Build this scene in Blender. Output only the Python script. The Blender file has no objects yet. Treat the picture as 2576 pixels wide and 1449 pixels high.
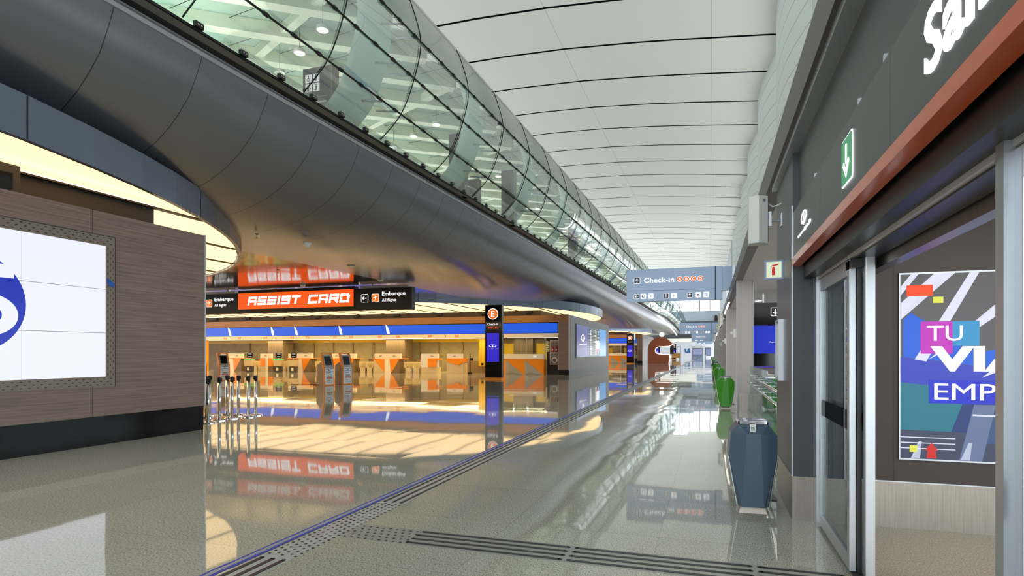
import bpy, bmesh, math, random
from mathutils import Vector, Matrix, Euler
random.seed(7)
PI = math.pi
SC = bpy.context.scene
COL = SC.collection

# ------------------------------------------------------------------ camera, world, exposure
YAW = 18.367
cam_d = bpy.data.cameras.new('camera')
cam_d.sensor_width = 36.0
cam_d.lens = 1500.0 / 2576.0 * 36.0
cam_d.shift_y = (887 - 724.5) / 2576.0
cam_d.clip_start = 0.05
cam_d.clip_end = 2000
cam = bpy.data.objects.new('camera', cam_d)
COL.objects.link(cam)
cam.location = (0, 0, 1.6)
cam.rotation_euler = (PI / 2, 0, math.radians(YAW))
SC.camera = cam

SC.view_settings.view_transform = 'Standard'
SC.view_settings.look = 'None'
SC.view_settings.exposure = 0.0
SC.view_settings.gamma = 1.0
SC.view_settings.use_curve_mapping = False

world = bpy.data.worlds.new('overcast_sky')
SC.world = world
world.use_nodes = True
bgn = world.node_tree.nodes['Background']
bgn.inputs[0].default_value = (0.93, 0.97, 1.0, 1)
bgn.inputs[1].default_value = 4.0

SC.cycles.max_bounces = 10
SC.cycles.diffuse_bounces = 5
SC.cycles.glossy_bounces = 5
SC.cycles.transmission_bounces = 6
SC.cycles.transparent_max_bounces = 16
SC.cycles.sample_clamp_indirect = 4.0
SC.cycles.use_denoising = True
SC.cycles.caustics_reflective = False
SC.cycles.caustics_refractive = False

def area(name, loc, rot, sx, sy, power, color=(1, 1, 1), spread=PI):
    d = bpy.data.lights.new(name, 'AREA')
    d.shape = 'RECTANGLE'; d.size = sx; d.size_y = sy
    d.energy = power; d.color = color; d.spread = spread
    o = bpy.data.objects.new(name, d); COL.objects.link(o)
    o.location = loc; o.rotation_euler = rot
    return o

# lamps of the place: linear warm light over the check-in desks, cove lights in the upper walkway, vestibule ceiling light
area('desk_row_lamp_light', (-26.5, 44.6, 2.72), (0, 0, 0), 31, 0.5, 900, (1, 0.80, 0.36))
area('desk_front_lamp_light', (-26.5, 42.35, 2.70), (0, 0, 0), 31, 0.3, 420, (1, 0.80, 0.38))
area('far_desk_row_lamp_light', (-26.5, 93.6, 2.72), (0, 0, 0), 31, 0.5, 900, (1, 0.80, 0.36))
area('vestibule_fill_light', (2.6, 3.6, 2.95), (0, 0, 0), 1.6, 3.0, 45, (1, 0.93, 0.86))  # added fill for the vestibule, no visible lamp
area('walkway_fill_light', (-14.0, 40, 7.6), (PI, 0, 0), 2.0, 90, 4000, (1, 0.98, 0.90))  # added fill to brighten the walkway beams from below

# ------------------------------------------------------------------ materials
def lin(c):
    return tuple(((v / 255.0) / 12.92 if v / 255.0 <= 0.04045 else ((v / 255.0 + 0.055) / 1.055) ** 2.4) for v in c)
MATS = {}
def new_mat(name):
    m = bpy.data.materials.new(name); m.use_nodes = True
    for n in list(m.node_tree.nodes): m.node_tree.nodes.remove(n)
    return m, m.node_tree.nodes, m.node_tree.links
def pm(name, rgb, rough=0.5, metal=0.0, spec=0.5, emit=0.0, ecol=None, coat=0.0, noise=0.0, nscale=8.0, ior=1.5, raw=False):
    """plain principled material, colour given in sRGB 0-255, with a little procedural mottling"""
    if name in MATS: return MATS[name]
    m, N, L = new_mat(name)
    out = N.new('ShaderNodeOutputMaterial'); b = N.new('ShaderNodeBsdfPrincipled')
    L.new(b.outputs[0], out.inputs[0])
    c = rgb if raw else lin(rgb)
    b.inputs['Base Color'].default_value = (*c, 1)
    b.inputs['Roughness'].default_value = rough
    b.inputs['Metallic'].default_value = metal
    b.inputs['Specular IOR Level'].default_value = spec
    b.inputs['IOR'].default_value = ior
    b.inputs['Coat Weight'].default_value = coat
    b.inputs['Coat Roughness'].default_value = 0.05
    if emit > 0:
        e = lin(ecol) if ecol else c
        b.inputs['Emission Color'].default_value = (*e, 1)
        b.inputs['Emission Strength'].default_value = emit
    if noise > 0:
        tc = N.new('ShaderNodeTexCoord'); nt = N.new('ShaderNodeTexNoise')
        nt.inputs['Scale'].default_value = nscale; nt.inputs['Detail'].default_value = 4
        L.new(tc.outputs['Object'], nt.inputs['Vector'])
        mx = N.new('ShaderNodeMix'); mx.data_type = 'RGBA'
        mx.inputs[6].default_value = (*[v * (1 - noise) for v in c], 1)
        mx.inputs[7].default_value = (*[min(1, v * (1 + noise)) for v in c], 1)
        L.new(nt.outputs['Fac'], mx.inputs[0]); L.new(mx.outputs[2], b.inputs['Base Color'])
    MATS[name] = m
    return m
def em(name, rgb, s=1.0, raw=False):
    """self-lit surface (screen, lamp, backlit lettering)"""
    if name in MATS: return MATS[name]
    m, N, L = new_mat(name)
    out = N.new('ShaderNodeOutputMaterial'); b = N.new('ShaderNodeBsdfPrincipled')
    c = rgb if raw else lin(rgb)
    b.inputs['Base Color'].default_value = (0.01, 0.01, 0.01, 1)
    b.inputs['Roughness'].default_value = 0.25
    b.inputs['Specular IOR Level'].default_value = 0.3
    b.inputs['Emission Color'].default_value = (*c, 1); b.inputs['Emission Strength'].default_value = s
    L.new(b.outputs[0], out.inputs[0])
    MATS[name] = m
    return m
def glass(name, tint, refl=1.0, rough=0.0, body=0.0, bodycol=(1, 1, 1)):
    """thin pane: tinted see-through, fresnel mirror, optional frosted body"""
    if name in MATS: return MATS[name]
    m, N, L = new_mat(name)
    out = N.new('ShaderNodeOutputMaterial')
    tr = N.new('ShaderNodeBsdfTransparent'); tr.inputs[0].default_value = (*tint, 1)
    gl = N.new('ShaderNodeBsdfGlossy'); gl.inputs['Roughness'].default_value = rough
    fr = N.new('ShaderNodeFresnel'); fr.inputs['IOR'].default_value = 1.5
    mul = N.new('ShaderNodeMath'); mul.operation = 'MULTIPLY'; mul.inputs[1].default_value = refl
    L.new(fr.outputs[0], mul.inputs[0])
    mx = N.new('ShaderNodeMixShader'); L.new(mul.outputs[0], mx.inputs[0])
    first = tr
    if body > 0:
        df = N.new('ShaderNodeBsdfDiffuse'); df.inputs[0].default_value = (*bodycol, 1)
        tl = N.new('ShaderNodeBsdfTranslucent'); tl.inputs[0].default_value = (*bodycol, 1)
        a = N.new('ShaderNodeMixShader'); a.inputs[0].default_value = 0.5
        L.new(df.outputs[0], a.inputs[1]); L.new(tl.outputs[0], a.inputs[2])
        bm_ = N.new('ShaderNodeMixShader'); bm_.inputs[0].default_value = body
        L.new(tr.outputs[0], bm_.inputs[1]); L.new(a.outputs[0], bm_.inputs[2])
        first = bm_
    L.new(first.outputs[0], mx.inputs[1]); L.new(gl.outputs[0], mx.inputs[2])
    L.new(mx.outputs[0], out.inputs[0])
    MATS[name] = m
    return m
def line_mask(N, L, sock, period, offset, width):
    """1 on a thin line every `period` metres along a coordinate"""
    a = N.new('ShaderNodeMath'); a.operation = 'SUBTRACT'; L.new(sock, a.inputs[0]); a.inputs[1].default_value = offset - width / 2
    b = N.new('ShaderNodeMath'); b.operation = 'FLOORED_MODULO'; L.new(a.outputs[0], b.inputs[0]); b.inputs[1].default_value = period
    c = N.new('ShaderNodeMath'); c.operation = 'LESS_THAN'; L.new(b.outputs[0], c.inputs[0]); c.inputs[1].default_value = width
    return c.outputs[0]
def mathn(N, L, op, a, b=None):
    n = N.new('ShaderNodeMath'); n.operation = op
    for i, v in enumerate((a, b)):
        if v is None: continue
        if isinstance(v, (int, float)): n.inputs[i].default_value = v
        else: L.new(v, n.inputs[i])
    return n.outputs[0]
def mixc(N, L, fac, a, b):
    n = N.new('ShaderNodeMix'); n.data_type = 'RGBA'
    for i, v in ((0, fac), (6, a), (7, b)):
        if isinstance(v, (int, float)): n.inputs[i].default_value = v
        elif isinstance(v, tuple): n.inputs[i].default_value = (*v, 1) if len(v) == 3 else v
        else: L.new(v, n.inputs[i])
    return n.outputs[2]

def floor_mat(name, base, dark, light, rough=0.035):
    m, N, L = new_mat(name)
    out = N.new('ShaderNodeOutputMaterial'); b = N.new('ShaderNodeBsdfPrincipled'); L.new(b.outputs[0], out.inputs[0])
    geo = N.new('ShaderNodeNewGeometry'); sep = N.new('ShaderNodeSeparateXYZ'); L.new(geo.outputs['Position'], sep.inputs[0])
    n1 = N.new('ShaderNodeTexNoise'); n1.inputs['Scale'].default_value = 105; n1.inputs['Detail'].default_value = 5; n1.inputs['Roughness'].default_value = 0.75
    mp = N.new('ShaderNodeMapping'); mp.inputs['Scale'].default_value = (1.0, 0.45, 1); mp.inputs['Rotation'].default_value = (0, 0, 0.5)
    L.new(geo.outputs['Position'], mp.inputs[0]); L.new(mp.outputs[0], n1.inputs['Vector'])
    r1 = N.new('ShaderNodeValToRGB'); r1.color_ramp.elements[0].position = 0.38; r1.color_ramp.elements[1].position = 0.62
    r1.color_ramp.elements[0].color = (*dark, 1); r1.color_ramp.elements[1].color = (*light, 1)
    e = r1.color_ramp.elements.new(0.5); e.color = (*base, 1)
    L.new(n1.outputs['Fac'], r1.inputs[0])
    n2 = N.new('ShaderNodeTexNoise'); n2.inputs['Scale'].default_value = 0.8; n2.inputs['Detail'].default_value = 2
    L.new(geo.outputs['Position'], n2.inputs['Vector'])
    # slab ids: 1.35 m x 0.9 m granite slabs
    ix = mathn(N, L, 'FLOOR', mathn(N, L, 'DIVIDE', mathn(N, L, 'ADD', sep.outputs[0], 0.42), 1.35))
    iy = mathn(N, L, 'FLOOR', mathn(N, L, 'DIVIDE', mathn(N, L, 'ADD', sep.outputs[1], 0.1), 1.35))
    cmb = N.new('ShaderNodeCombineXYZ'); L.new(ix, cmb.inputs[0]); L.new(iy, cmb.inputs[1])
    wn = N.new('ShaderNodeTexWhiteNoise'); wn.noise_dimensions = '2D'; L.new(cmb.outputs[0], wn.inputs['Vector'])
    v = mathn(N, L, 'ADD', mathn(N, L, 'MULTIPLY', wn.outputs['Value'], 0.10), mathn(N, L, 'MULTIPLY', n2.outputs['Fac'], 0.16))
    v = mathn(N, L, 'ADD', v, 0.87)
    hs = N.new('ShaderNodeHueSaturation'); L.new(r1.outputs[0], hs.inputs['Color']); L.new(v, hs.inputs['Value'])
    j = mathn(N, L, 'MAXIMUM', line_mask(N, L, sep.outputs[0], 1.35, -0.42, 0.006), line_mask(N, L, sep.outputs[1], 1.35, -0.1, 0.006))
    col = mixc(N, L, mathn(N, L, 'MULTIPLY', j, 0.35), hs.outputs[0], tuple(x * 0.55 for x in dark))
    L.new(col, b.inputs['Base Color'])
    b.inputs['Roughness'].default_value = rough
    b.inputs['IOR'].default_value = 1.62
    b.inputs['Specular IOR Level'].default_value = 0.62
    # every slab lies at its own tiny tilt, and is very slightly wavy
    sub = N.new('ShaderNodeVectorMath'); sub.operation = 'SUBTRACT'; L.new(wn.outputs['Color'], sub.inputs[0]); sub.inputs[1].default_value = (0.5, 0.5, 0.5)
    sc = N.new('ShaderNodeVectorMath'); sc.operation = 'MULTIPLY'; L.new(sub.outputs[0], sc.inputs[0]); sc.inputs[1].default_value = (0.0012, 0.006, 0)
    n3 = N.new('ShaderNodeTexNoise'); n3.inputs['Scale'].default_value = 0.9; n3.inputs['Detail'].default_value = 0.0
    L.new(geo.outputs['Position'], n3.inputs['Vector'])
    sub3 = N.new('ShaderNodeVectorMath'); sub3.operation = 'SUBTRACT'; L.new(n3.outputs['Color'], sub3.inputs[0]); sub3.inputs[1].default_value = (0.5, 0.5, 0.5)
    sc3 = N.new('ShaderNodeVectorMath'); sc3.operation = 'MULTIPLY'; L.new(sub3.outputs[0], sc3.inputs[0]); sc3.inputs[1].default_value = (0.0018, 0.006, 0)
    ad = N.new('ShaderNodeVectorMath'); ad.operation = 'ADD'; L.new(sc.outputs[0], ad.inputs[0]); L.new(sc3.outputs[0], ad.inputs[1])
    ad2 = N.new('ShaderNodeVectorMath'); ad2.operation = 'ADD'; L.new(ad.outputs[0], ad2.inputs[0]); L.new(geo.outputs['Normal'], ad2.inputs[1])
    nn = N.new('ShaderNodeVectorMath'); nn.operation = 'NORMALIZE'; L.new(ad2.outputs[0], nn.inputs[0])
    L.new(nn.outputs[0], b.inputs['Normal'])
    MATS[name] = m
    return m
M_FLOOR = floor_mat('polished_granite', lin((194, 193, 180)), lin((128, 126, 112)), lin((220, 218, 206)))
M_FLOOR2 = floor_mat('beige_granite', lin((186, 172, 148)), lin((140, 126, 104)), lin((214, 204, 184)), 0.12)

def roof_mat():
    """light metal ceiling sails that let a little daylight through, dark open joints every 2.74 m"""
    m, N, L = new_mat('ceiling_sail')
    out = N.new('ShaderNodeOutputMaterial')
    geo = N.new('ShaderNodeNewGeometry'); sep = N.new('ShaderNodeSeparateXYZ'); L.new(geo.outputs['Position'], sep.inputs[0])
    j = line_mask(N, L, sep.outputs[1], 2.74, 21.4, 0.11)
    k = mathn(N, L, 'MAXIMUM', line_mask(N, L, sep.outputs[0], 200, 0.05, 0.025), line_mask(N, L, sep.outputs[0], 200, -5.1, 0.025))
    c1 = mixc(N, L, mathn(N, L, 'MULTIPLY', k, 0.35), lin((214, 214, 208)), (0.2, 0.2, 0.2))
    c1 = mixc(N, L, j, c1, (0.004, 0.004, 0.004))
    df = N.new('ShaderNodeBsdfDiffuse'); L.new(c1, df.inputs[0])
    tl = N.new('ShaderNodeBsdfTranslucent'); L.new(c1, tl.inputs[0])
    mx = N.new('ShaderNodeMixShader'); mx.inputs[0].default_value = 0.27
    L.new(df.outputs[0], mx.inputs[1]); L.new(tl.outputs[0], mx.inputs[2])
    L.new(mx.outputs[0], out.inputs[0])
    return m
M_ROOF = roof_mat()
def ribwall_mat():
    m, N, L = new_mat('fluted_translucent_cladding')
    out = N.new('ShaderNodeOutputMaterial')
    geo = N.new('ShaderNodeNewGeometry'); sep = N.new('ShaderNodeSeparateXYZ'); L.new(geo.outputs['Position'], sep.inputs[0])
    # joint line rises and falls along each flute
    sn = mathn(N, L, 'MULTIPLY', mathn(N, L, 'ABSOLUTE', mathn(N, L, 'SINE', mathn(N, L, 'MULTIPLY', sep.outputs[1], PI / 7.5))), 0.22)
    z = mathn(N, L, 'SUBTRACT', sep.outputs[2], sn)
    j = mathn(N, L, 'MAXIMUM', line_mask(N, L, z, 0.57, 0.1, 0.03), line_mask(N, L, sep.outputs[1], 7.5, 0, 0.05))
    c = mixc(N, L, mathn(N, L, 'MULTIPLY', j, 0.6), lin((188, 196, 192)), (0.12, 0.14, 0.15))
    df = N.new('ShaderNodeBsdfDiffuse'); L.new(c, df.inputs[0])
    tl = N.new('ShaderNodeBsdfTranslucent'); L.new(c, tl.inputs[0])
    gl = N.new('ShaderNodeBsdfGlossy'); gl.inputs['Roughness'].default_value = 0.3
    mx = N.new('ShaderNodeMixShader'); mx.inputs[0].default_value = 0.15
    L.new(df.outputs[0], mx.inputs[1]); L.new(tl.outputs[0], mx.inputs[2])
    m2 = N.new('ShaderNodeMixShader'); m2.inputs[0].default_value = 0.12
    L.new(mx.outputs[0], m2.inputs[1]); L.new(gl.outputs[0], m2.inputs[2])
    L.new(m2.outputs[0], out.inputs[0])
    return m
M_RIBWALL = ribwall_mat()
def soffit_mat(name, base, rough, metal, spec, py=1.75, px=0.0):
    """painted metal cassettes with fine joints"""
    m, N, L = new_mat(name)
    out = N.new('ShaderNodeOutputMaterial'); b = N.new('ShaderNodeBsdfPrincipled'); L.new(b.outputs[0], out.inputs[0])
    geo = N.new('ShaderNodeNewGeometry'); sep = N.new('ShaderNodeSeparateXYZ'); L.new(geo.outputs['Position'], sep.inputs[0])
    j = line_mask(N, L, sep.outputs[1], py, 0.2, 0.018)
    if px > 0: j = mathn(N, L, 'MAXIMUM', j, line_mask(N, L, sep.outputs[0], px, 0.1, 0.018))
    L.new(mixc(N, L, mathn(N, L, 'MULTIPLY', j, 0.75), base, (0.01, 0.01, 0.01)), b.inputs['Base Color'])
    b.inputs['Roughness'].default_value = rough; b.inputs['Metallic'].default_value = metal; b.inputs['Specular IOR Level'].default_value = spec
    # each cassette slightly bowed
    n3 = N.new('ShaderNodeTexNoise'); n3.inputs['Scale'].default_value = 0.7; n3.inputs['Detail'].default_value = 0.0
    L.new(geo.outputs['Position'], n3.inputs['Vector'])
    bp = N.new('ShaderNodeBump'); bp.inputs['Strength'].default_value = 0.25; bp.inputs['Distance'].default_value = 0.05
    L.new(n3.outputs['Fac'], bp.inputs['Height']); L.new(bp.outputs[0], b.inputs['Normal'])
    MATS[name] = m
    return m
M_SOFFIT = soffit_mat('grey_metal_cassette', lin((146, 147, 158)), 0.26, 0.75, 0.5, 1.75)
M_HALLCEIL = soffit_mat('bronze_metal_cassette', lin((150, 142, 134)), 0.10, 0.9, 0.5, 1.75, 3.0)
def wood_mat(name, a, b_, grain_axis='h'):
    m, N, L = new_mat(name)
    out = N.new('ShaderNodeOutputMaterial'); b = N.new('ShaderNodeBsdfPrincipled'); L.new(b.outputs[0], out.inputs[0])
    geo = N.new('ShaderNodeNewGeometry'); mp = N.new('ShaderNodeMapping')
    mp.inputs['Scale'].default_value = (0.35, 0.35, 14) if grain_axis == 'h' else (9, 9, 0.3)
    L.new(geo.outputs['Position'], mp.inputs[0])
    n = N.new('ShaderNodeTexNoise'); n.inputs['Scale'].default_value = 2.6; n.inputs['Detail'].default_value = 6; n.inputs['Roughness'].default_value = 0.6
    n.inputs['Distortion'].default_value = 0.25
    L.new(mp.outputs[0], n.inputs['Vector'])
    r = N.new('ShaderNodeValToRGB'); r.color_ramp.elements[0].position = 0.3; r.color_ramp.elements[1].position = 0.72
    r.color_ramp.elements[0].color = (*a, 1); r.color_ramp.elements[1].color = (*b_, 1)
    L.new(n.outputs['Fac'], r.inputs[0]); L.new(r.outputs[0], b.inputs['Base Color'])
    b.inputs['Roughness'].default_value = 0.42
    MATS[name] = m
    return m
M_WOOD = wood_mat('dark_oak_laminate', lin((112, 90, 82)), lin((154, 130, 120)))
M_WOODE = wood_mat('grey_brown_laminate', lin((84, 72, 70)), lin((112, 98, 95)))
M_WOODL = wood_mat('lamplit_oak_laminate', lin((132, 92, 56)), lin((176, 126, 78)))  # lintel oak; the warm glow falling on it is put into the tint
M_WOODV = wood_mat('light_oak_cladding', lin((90, 74, 58)), lin((128, 108, 86)), 'v')
def concrete_mat():
    m, N, L = new_mat('spotted_concrete')
    out = N.new('ShaderNodeOutputMaterial'); b = N.new('ShaderNodeBsdfPrincipled'); L.new(b.outputs[0], out.inputs[0])
    geo = N.new('ShaderNodeNewGeometry')
    n = N.new('ShaderNodeTexNoise'); n.inputs['Scale'].default_value = 1.6; n.inputs['Detail'].default_value = 6
    L.new(geo.outputs['Position'], n.inputs['Vector'])
    v = N.new('ShaderNodeTexVoronoi'); v.inputs['Scale'].default_value = 1.5; L.new(geo.outputs['Position'], v.inputs['Vector'])
    d = mathn(N, L, 'LESS_THAN', v.outputs['Distance'], 0.07)
    c = mixc(N, L, n.outputs['Fac'], lin((120, 108, 84)), lin((168, 152, 120)))
    L.new(mixc(N, L, d, c, lin((104, 58, 40))), b.inputs['Base Color'])
    b.inputs['Roughness'].default_value = 0.6
    return m
M_CONC = concrete_mat()
def brushed_mat():
    m, N, L = new_mat('brushed_steel')
    out = N.new('ShaderNodeOutputMaterial'); b = N.new('ShaderNodeBsdfPrincipled'); L.new(b.outputs[0], out.inputs[0])
    geo = N.new('ShaderNodeNewGeometry'); mp = N.new('ShaderNodeMapping'); mp.inputs['Scale'].default_value = (40, 40, 0.8)
    L.new(geo.outputs['Position'], mp.inputs[0]); n = N.new('ShaderNodeTexNoise'); n.inputs['Scale'].default_value = 3; n.inputs['Detail'].default_value = 4
    L.new(mp.outputs[0], n.inputs['Vector'])
    L.new(mixc(N, L, n.outputs['Fac'], lin((128, 120, 112)), lin((176, 168, 158))), b.inputs['Base Color'])
    b.inputs['Metallic'].default_value = 0.9; b.inputs['Roughness'].default_value = 0.33
    return m
M_BRUSH = brushed_mat()
M_ALU = pm('satin_aluminium', (196, 200, 206), 0.32, 0.7, noise=0.03)
M_CHROME = pm('chrome', (225, 225, 228), 0.08, 1.0)
M_BLACK = pm('black_metal', (20, 19, 20), 0.35)
M_BLACKG = pm('black_gloss', (14, 14, 16), 0.08)
M_PLINTH = pm('black_polished_stone', (16, 13, 17), 0.12, spec=.16)
M_BASEB = pm('dark_stone_base', (40, 36, 36), 0.35, spec=.15)
M_DARKP = pm('charcoal_panel', (76, 76, 82), 0.38, noise=0.02)
M_BROWNP = pm('dark_brown_panel', (74, 66, 64), 0.45, noise=0.02)
M_DRUM = pm('dark_bulkhead_paint', (58, 48, 42), 0.6, noise=0.05)
M_RIM = pm('blue_grey_metal_rim', (120, 130, 150), 0.3, 0.6, noise=0.02)
M_COLUMN = pm('grey_column_cladding', (192, 184, 183), 0.45, 0.1, noise=0.02)
M_SOFR = pm('grey_soffit_board', (205, 200, 200), 0.6, noise=0.02)
M_BEAM = pm('dark_beam_cladding', (92, 84, 84), 0.4, 0.3, noise=0.02)
M_WHITE = pm('white_enamel', (236, 236, 232), 0.35)
M_ORANGE = pm('orange_laminate', (255, 150, 14), 0.35)
M_ORANGED = pm('orange_metal', (226, 92, 28), 0.2, 0.0, coat=0.2)
M_CREAM = pm('cream_laminate', (250, 240, 220), 0.4)
M_BEIGE = pm('beige_laminate', (218, 198, 156), 0.45)
M_TAUPE = pm('taupe_panel', (130, 108, 80), 0.5)
M_YELLOW = pm('yellow_panel_and_cove_glow', (214, 176, 40), 0.4)
M_RED = pm('red_enamel', (190, 24, 30), 0.3)
M_GREEN = pm('green_enamel', (62, 160, 34), 0.3, noise=0.02)
M_SLATE = pm('slate_blue_enamel', (74, 94, 112), 0.28, noise=0.02)
M_RUBBER = pm('black_rubber', (24, 24, 28), 0.55)
M_WHITEL = em('white_letters', (255, 255, 255), 1.05)
M_LUM = em('warm_stretch_ceiling', (1.0, 0.68, 0.32), 1.95, raw=True)
M_LEDW = em('white_light_line', (255, 248, 235), 2.2)
M_WARMW = em('warm_light_line', (255, 236, 190), 2.4)
M_BLUELED = em('blue_led', (30, 92, 222), 1.0)
M_SCRWHITE = em('white_screen', (240, 242, 255), 1.0)
M_SCRBLUE = em('blue_screen', (10, 40, 190), 1.0)
M_SCRVIO = em('violet_blue_screen', (52, 40, 196), 1.0)
M_ORLED = em('orange_backlit', (255, 92, 26), 1.0)
M_ORTXT = em('orange_letters', (255, 120, 20), 0.9)
M_REDTXT = em('red_letters', (232, 70, 44), 1.0)
M_GLASS = glass('green_tinted_glass', (0.86, 0.97, 0.95), 0.5)
M_GLASSC = glass('clear_glass', (0.90, 0.95, 0.95), 0.8)
M_FROST = glass('frosted_glass', (0.75, 0.80, 0.80), 0.5, 0.1, 0.75, (0.56, 0.60, 0.60))

# ------------------------------------------------------------------ mesh helpers
class MB:
    def __init__(s): s.v = []; s.f = []; s.m = []; s.mi = 0
    def mat(s, i): s.mi = i; return s
    def add(s, vs, fs):
        o = len(s.v); s.v += [tuple(v) for v in vs]
        for f in fs: s.f.append(tuple(i + o for i in f)); s.m.append(s.mi)
        return s
    def box(s, x0, x1, y0, y1, z0, z1):
        return s.add([(x0, y0, z0), (x1, y0, z0), (x1, y1, z0), (x0, y1, z0), (x0, y0, z1), (x1, y0, z1), (x1, y1, z1), (x0, y1, z1)],
                     [(0, 3, 2, 1), (4, 5, 6, 7), (0, 1, 5, 4), (1, 2, 6, 5), (2, 3, 7, 6), (3, 0, 4, 7)])
    def prism(s, poly, a, b, axis='y'):
        """poly = 2d outline; extruded from a to b along axis. 2d coords are (x,z) for y, (y,z) for x, (x,y) for z"""
        n = len(poly)
        def P(p, t):
            return (p[0], t, p[1]) if axis == 'y' else ((t, p[0], p[1]) if axis == 'x' else (p[0], p[1], t))
        vs = [P(p, a) for p in poly] + [P(p, b) for p in poly]
        fs = [tuple(range(n)), tuple(range(2 * n - 1, n - 1, -1))] + [(i, i + n, (i + 1) % n + n, (i + 1) % n) for i in range(n)]
        return s.add(vs, fs)
    def quad(s, a, b, c, d): return s.add([a, b, c, d], [(0, 1, 2, 3)])
    def tube(s, pts, r, n=8, caps=True):
        pts = [Vector(p) for p in pts]; rings = []
        for i, p in enumerate(pts):
            t = (pts[min(i + 1, len(pts) - 1)] - pts[max(i - 1, 0)]).normalized()
            u = t.cross(Vector((0, 0, 1)))
            if u.length < 1e-3: u = t.cross(Vector((1, 0, 0)))
            u.normalize(); w = t.cross(u)
            rr = r[i] if isinstance(r, (list, tuple)) else r
            rings.append([p + u * math.cos(2 * PI * k / n) * rr + w * math.sin(2 * PI * k / n) * rr for k in range(n)])
        vs = [v for R in rings for v in R]; fs = []
        for i in range(len(rings) - 1):
            for k in range(n):
                fs.append((i * n + k, i * n + (k + 1) % n, (i + 1) * n + (k + 1) % n, (i + 1) * n + k))
        if caps: fs += [tuple(range(n))[::-1], tuple(range((len(rings) - 1) * n, len(rings) * n))]
        return s.add(vs, fs)
    def lathe(s, prof, cx=0, cy=0, n=24):
        vs = []; fs = []
        for r, z in prof: vs += [(cx + r * math.cos(2 * PI * k / n), cy + r * math.sin(2 * PI * k / n), z) for k in range(n)]
        for i in range(len(prof) - 1):
            for k in range(n): fs.append((i * n + k, i * n + (k + 1) % n, (i + 1) * n + (k + 1) % n, (i + 1) * n + k))
        fs += [tuple(range(n))[::-1], tuple(range((len(prof) - 1) * n, len(prof) * n))]
        return s.add(vs, fs)
    def grid(s, rows):
        """rows = list of equally long point lists"""
        n = len(rows[0]); vs = [p for r in rows for p in r]
        fs = [(i * n + k, i * n + k + 1, (i + 1) * n + k + 1, (i + 1) * n + k) for i in range(len(rows) - 1) for k in range(n - 1)]
        return s.add(vs, fs)
    def build(s, name, mats, parent=None, smooth=False, bevel=0.0, loc=None, rot=None):
        me = bpy.data.meshes.new(name); me.from_pydata(s.v, [], s.f)
        if not isinstance(mats, (list, tuple)): mats = [mats]
        for m in mats: me.materials.append(m)
        for p, i in zip(me.polygons, s.m): p.material_index = i; p.use_smooth = smooth
        bm = bmesh.new(); bm.from_mesh(me); bmesh.ops.recalc_face_normals(bm, faces=bm.faces); bm.to_mesh(me); bm.free()
        me.update()
        o = bpy.data.objects.new(name, me); COL.objects.link(o)
        if parent: o.parent = parent
        if loc: o.location = loc
        if rot: o.rotation_euler = rot
        if bevel > 0:
            b = o.modifiers.new('bevel', 'BEVEL'); b.width = bevel; b.segments = 2; b.limit_method = 'ANGLE'
        return o
def box(name, x0, x1, y0, y1, z0, z1, mat, parent=None, bevel=0.0):
    return MB().box(x0, x1, y0, y1, z0, z1).build(name, mat, parent, bevel=bevel)
def tag(o, label=None, cat=None, group=None, kind=None):
    if label: o['label'] = label
    if cat: o['category'] = cat
    if group: o['group'] = group
    if kind: o['kind'] = kind
    return o
def thing(name, label, cat, loc=(0, 0, 0), rz=0.0, group=None):
    o = bpy.data.objects.new(name, None); COL.objects.link(o)
    o.location = loc; o.rotation_euler = (0, 0, rz); o.empty_display_size = 0.2
    return tag(o, label, cat, group)
def st(o): o['kind'] = 'structure'; return o
def dup(root, loc, rz=None, label=None, group=None):
    r = root.copy(); COL.objects.link(r); r.location = loc
    if rz is not None: r.rotation_euler = (0, 0, rz)
    if label: r['label'] = label
    if group: r['group'] = group
    def rec(a, b):
        for ch in list(a.children):
            c = ch.copy(); COL.objects.link(c); c.parent = b; rec(ch, c)
    rec(root, r)
    return r
def disc2(cx, cz, rx, rz=None, n=32, a0=0, a1=2 * PI):
    rz = rx if rz is None else rz
    return [(cx + rx * math.cos(a0 + (a1 - a0) * k / n), cz + rz * math.sin(a0 + (a1 - a0) * k / n)) for k in range(n)]
def text(name, body, size, loc, mat, parent=None, rot=(PI / 2, 0, 0), bold=0.0, width=None, align='LEFT', shear=0.0, ext=0.004):
    c = bpy.data.curves.new('t', 'FONT'); c.body = body; c.size = size; c.extrude = ext; c.offset = min(bold * 0.55, size * (0.019 if bold < 0.05 else 0.045)); c.space_character = 1.05 if bold > 0 else 1.0; c.shear = shear
    c.align_x = align; c.align_y = 'BOTTOM_BASELINE'; c.resolution_u = 3
    o = bpy.data.objects.new('t', c); COL.objects.link(o)
    dg = bpy.context.evaluated_depsgraph_get(); dg.update()
    me = bpy.data.meshes.new_from_object(o.evaluated_get(dg))
    bpy.data.objects.remove(o); bpy.data.curves.remove(c)
    xs = [v.co.x for v in me.vertices]; zs = [v.co.y for v in me.vertices]
    k = width / (max(xs) - min(xs)) if width else 1.0
    kz = size / (max(zs) - min(zs)) # size = real height of the ink
    x0 = min(xs) if align == 'LEFT' else (min(xs) + max(xs)) / 2
    z0 = min(zs)
    if not width: k = kz
    for v in me.vertices: v.co = ((v.co.x - x0) * k, (v.co.y - z0) * kz, v.co.z)
    me.materials.clear(); me.materials.append(mat); me.name = name
    o = bpy.data.objects.new(name, me); COL.objects.link(o)
    o.location = loc; o.rotation_euler = rot
    if parent: o.parent = parent
    return o
RF = (PI / 2, 0, 0)            # lettering read from the camera side (facing -y)
RL = (PI / 2, 0, -PI / 2)      # facing -x
RR = (PI / 2, 0, PI / 2)       # facing +x
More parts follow.
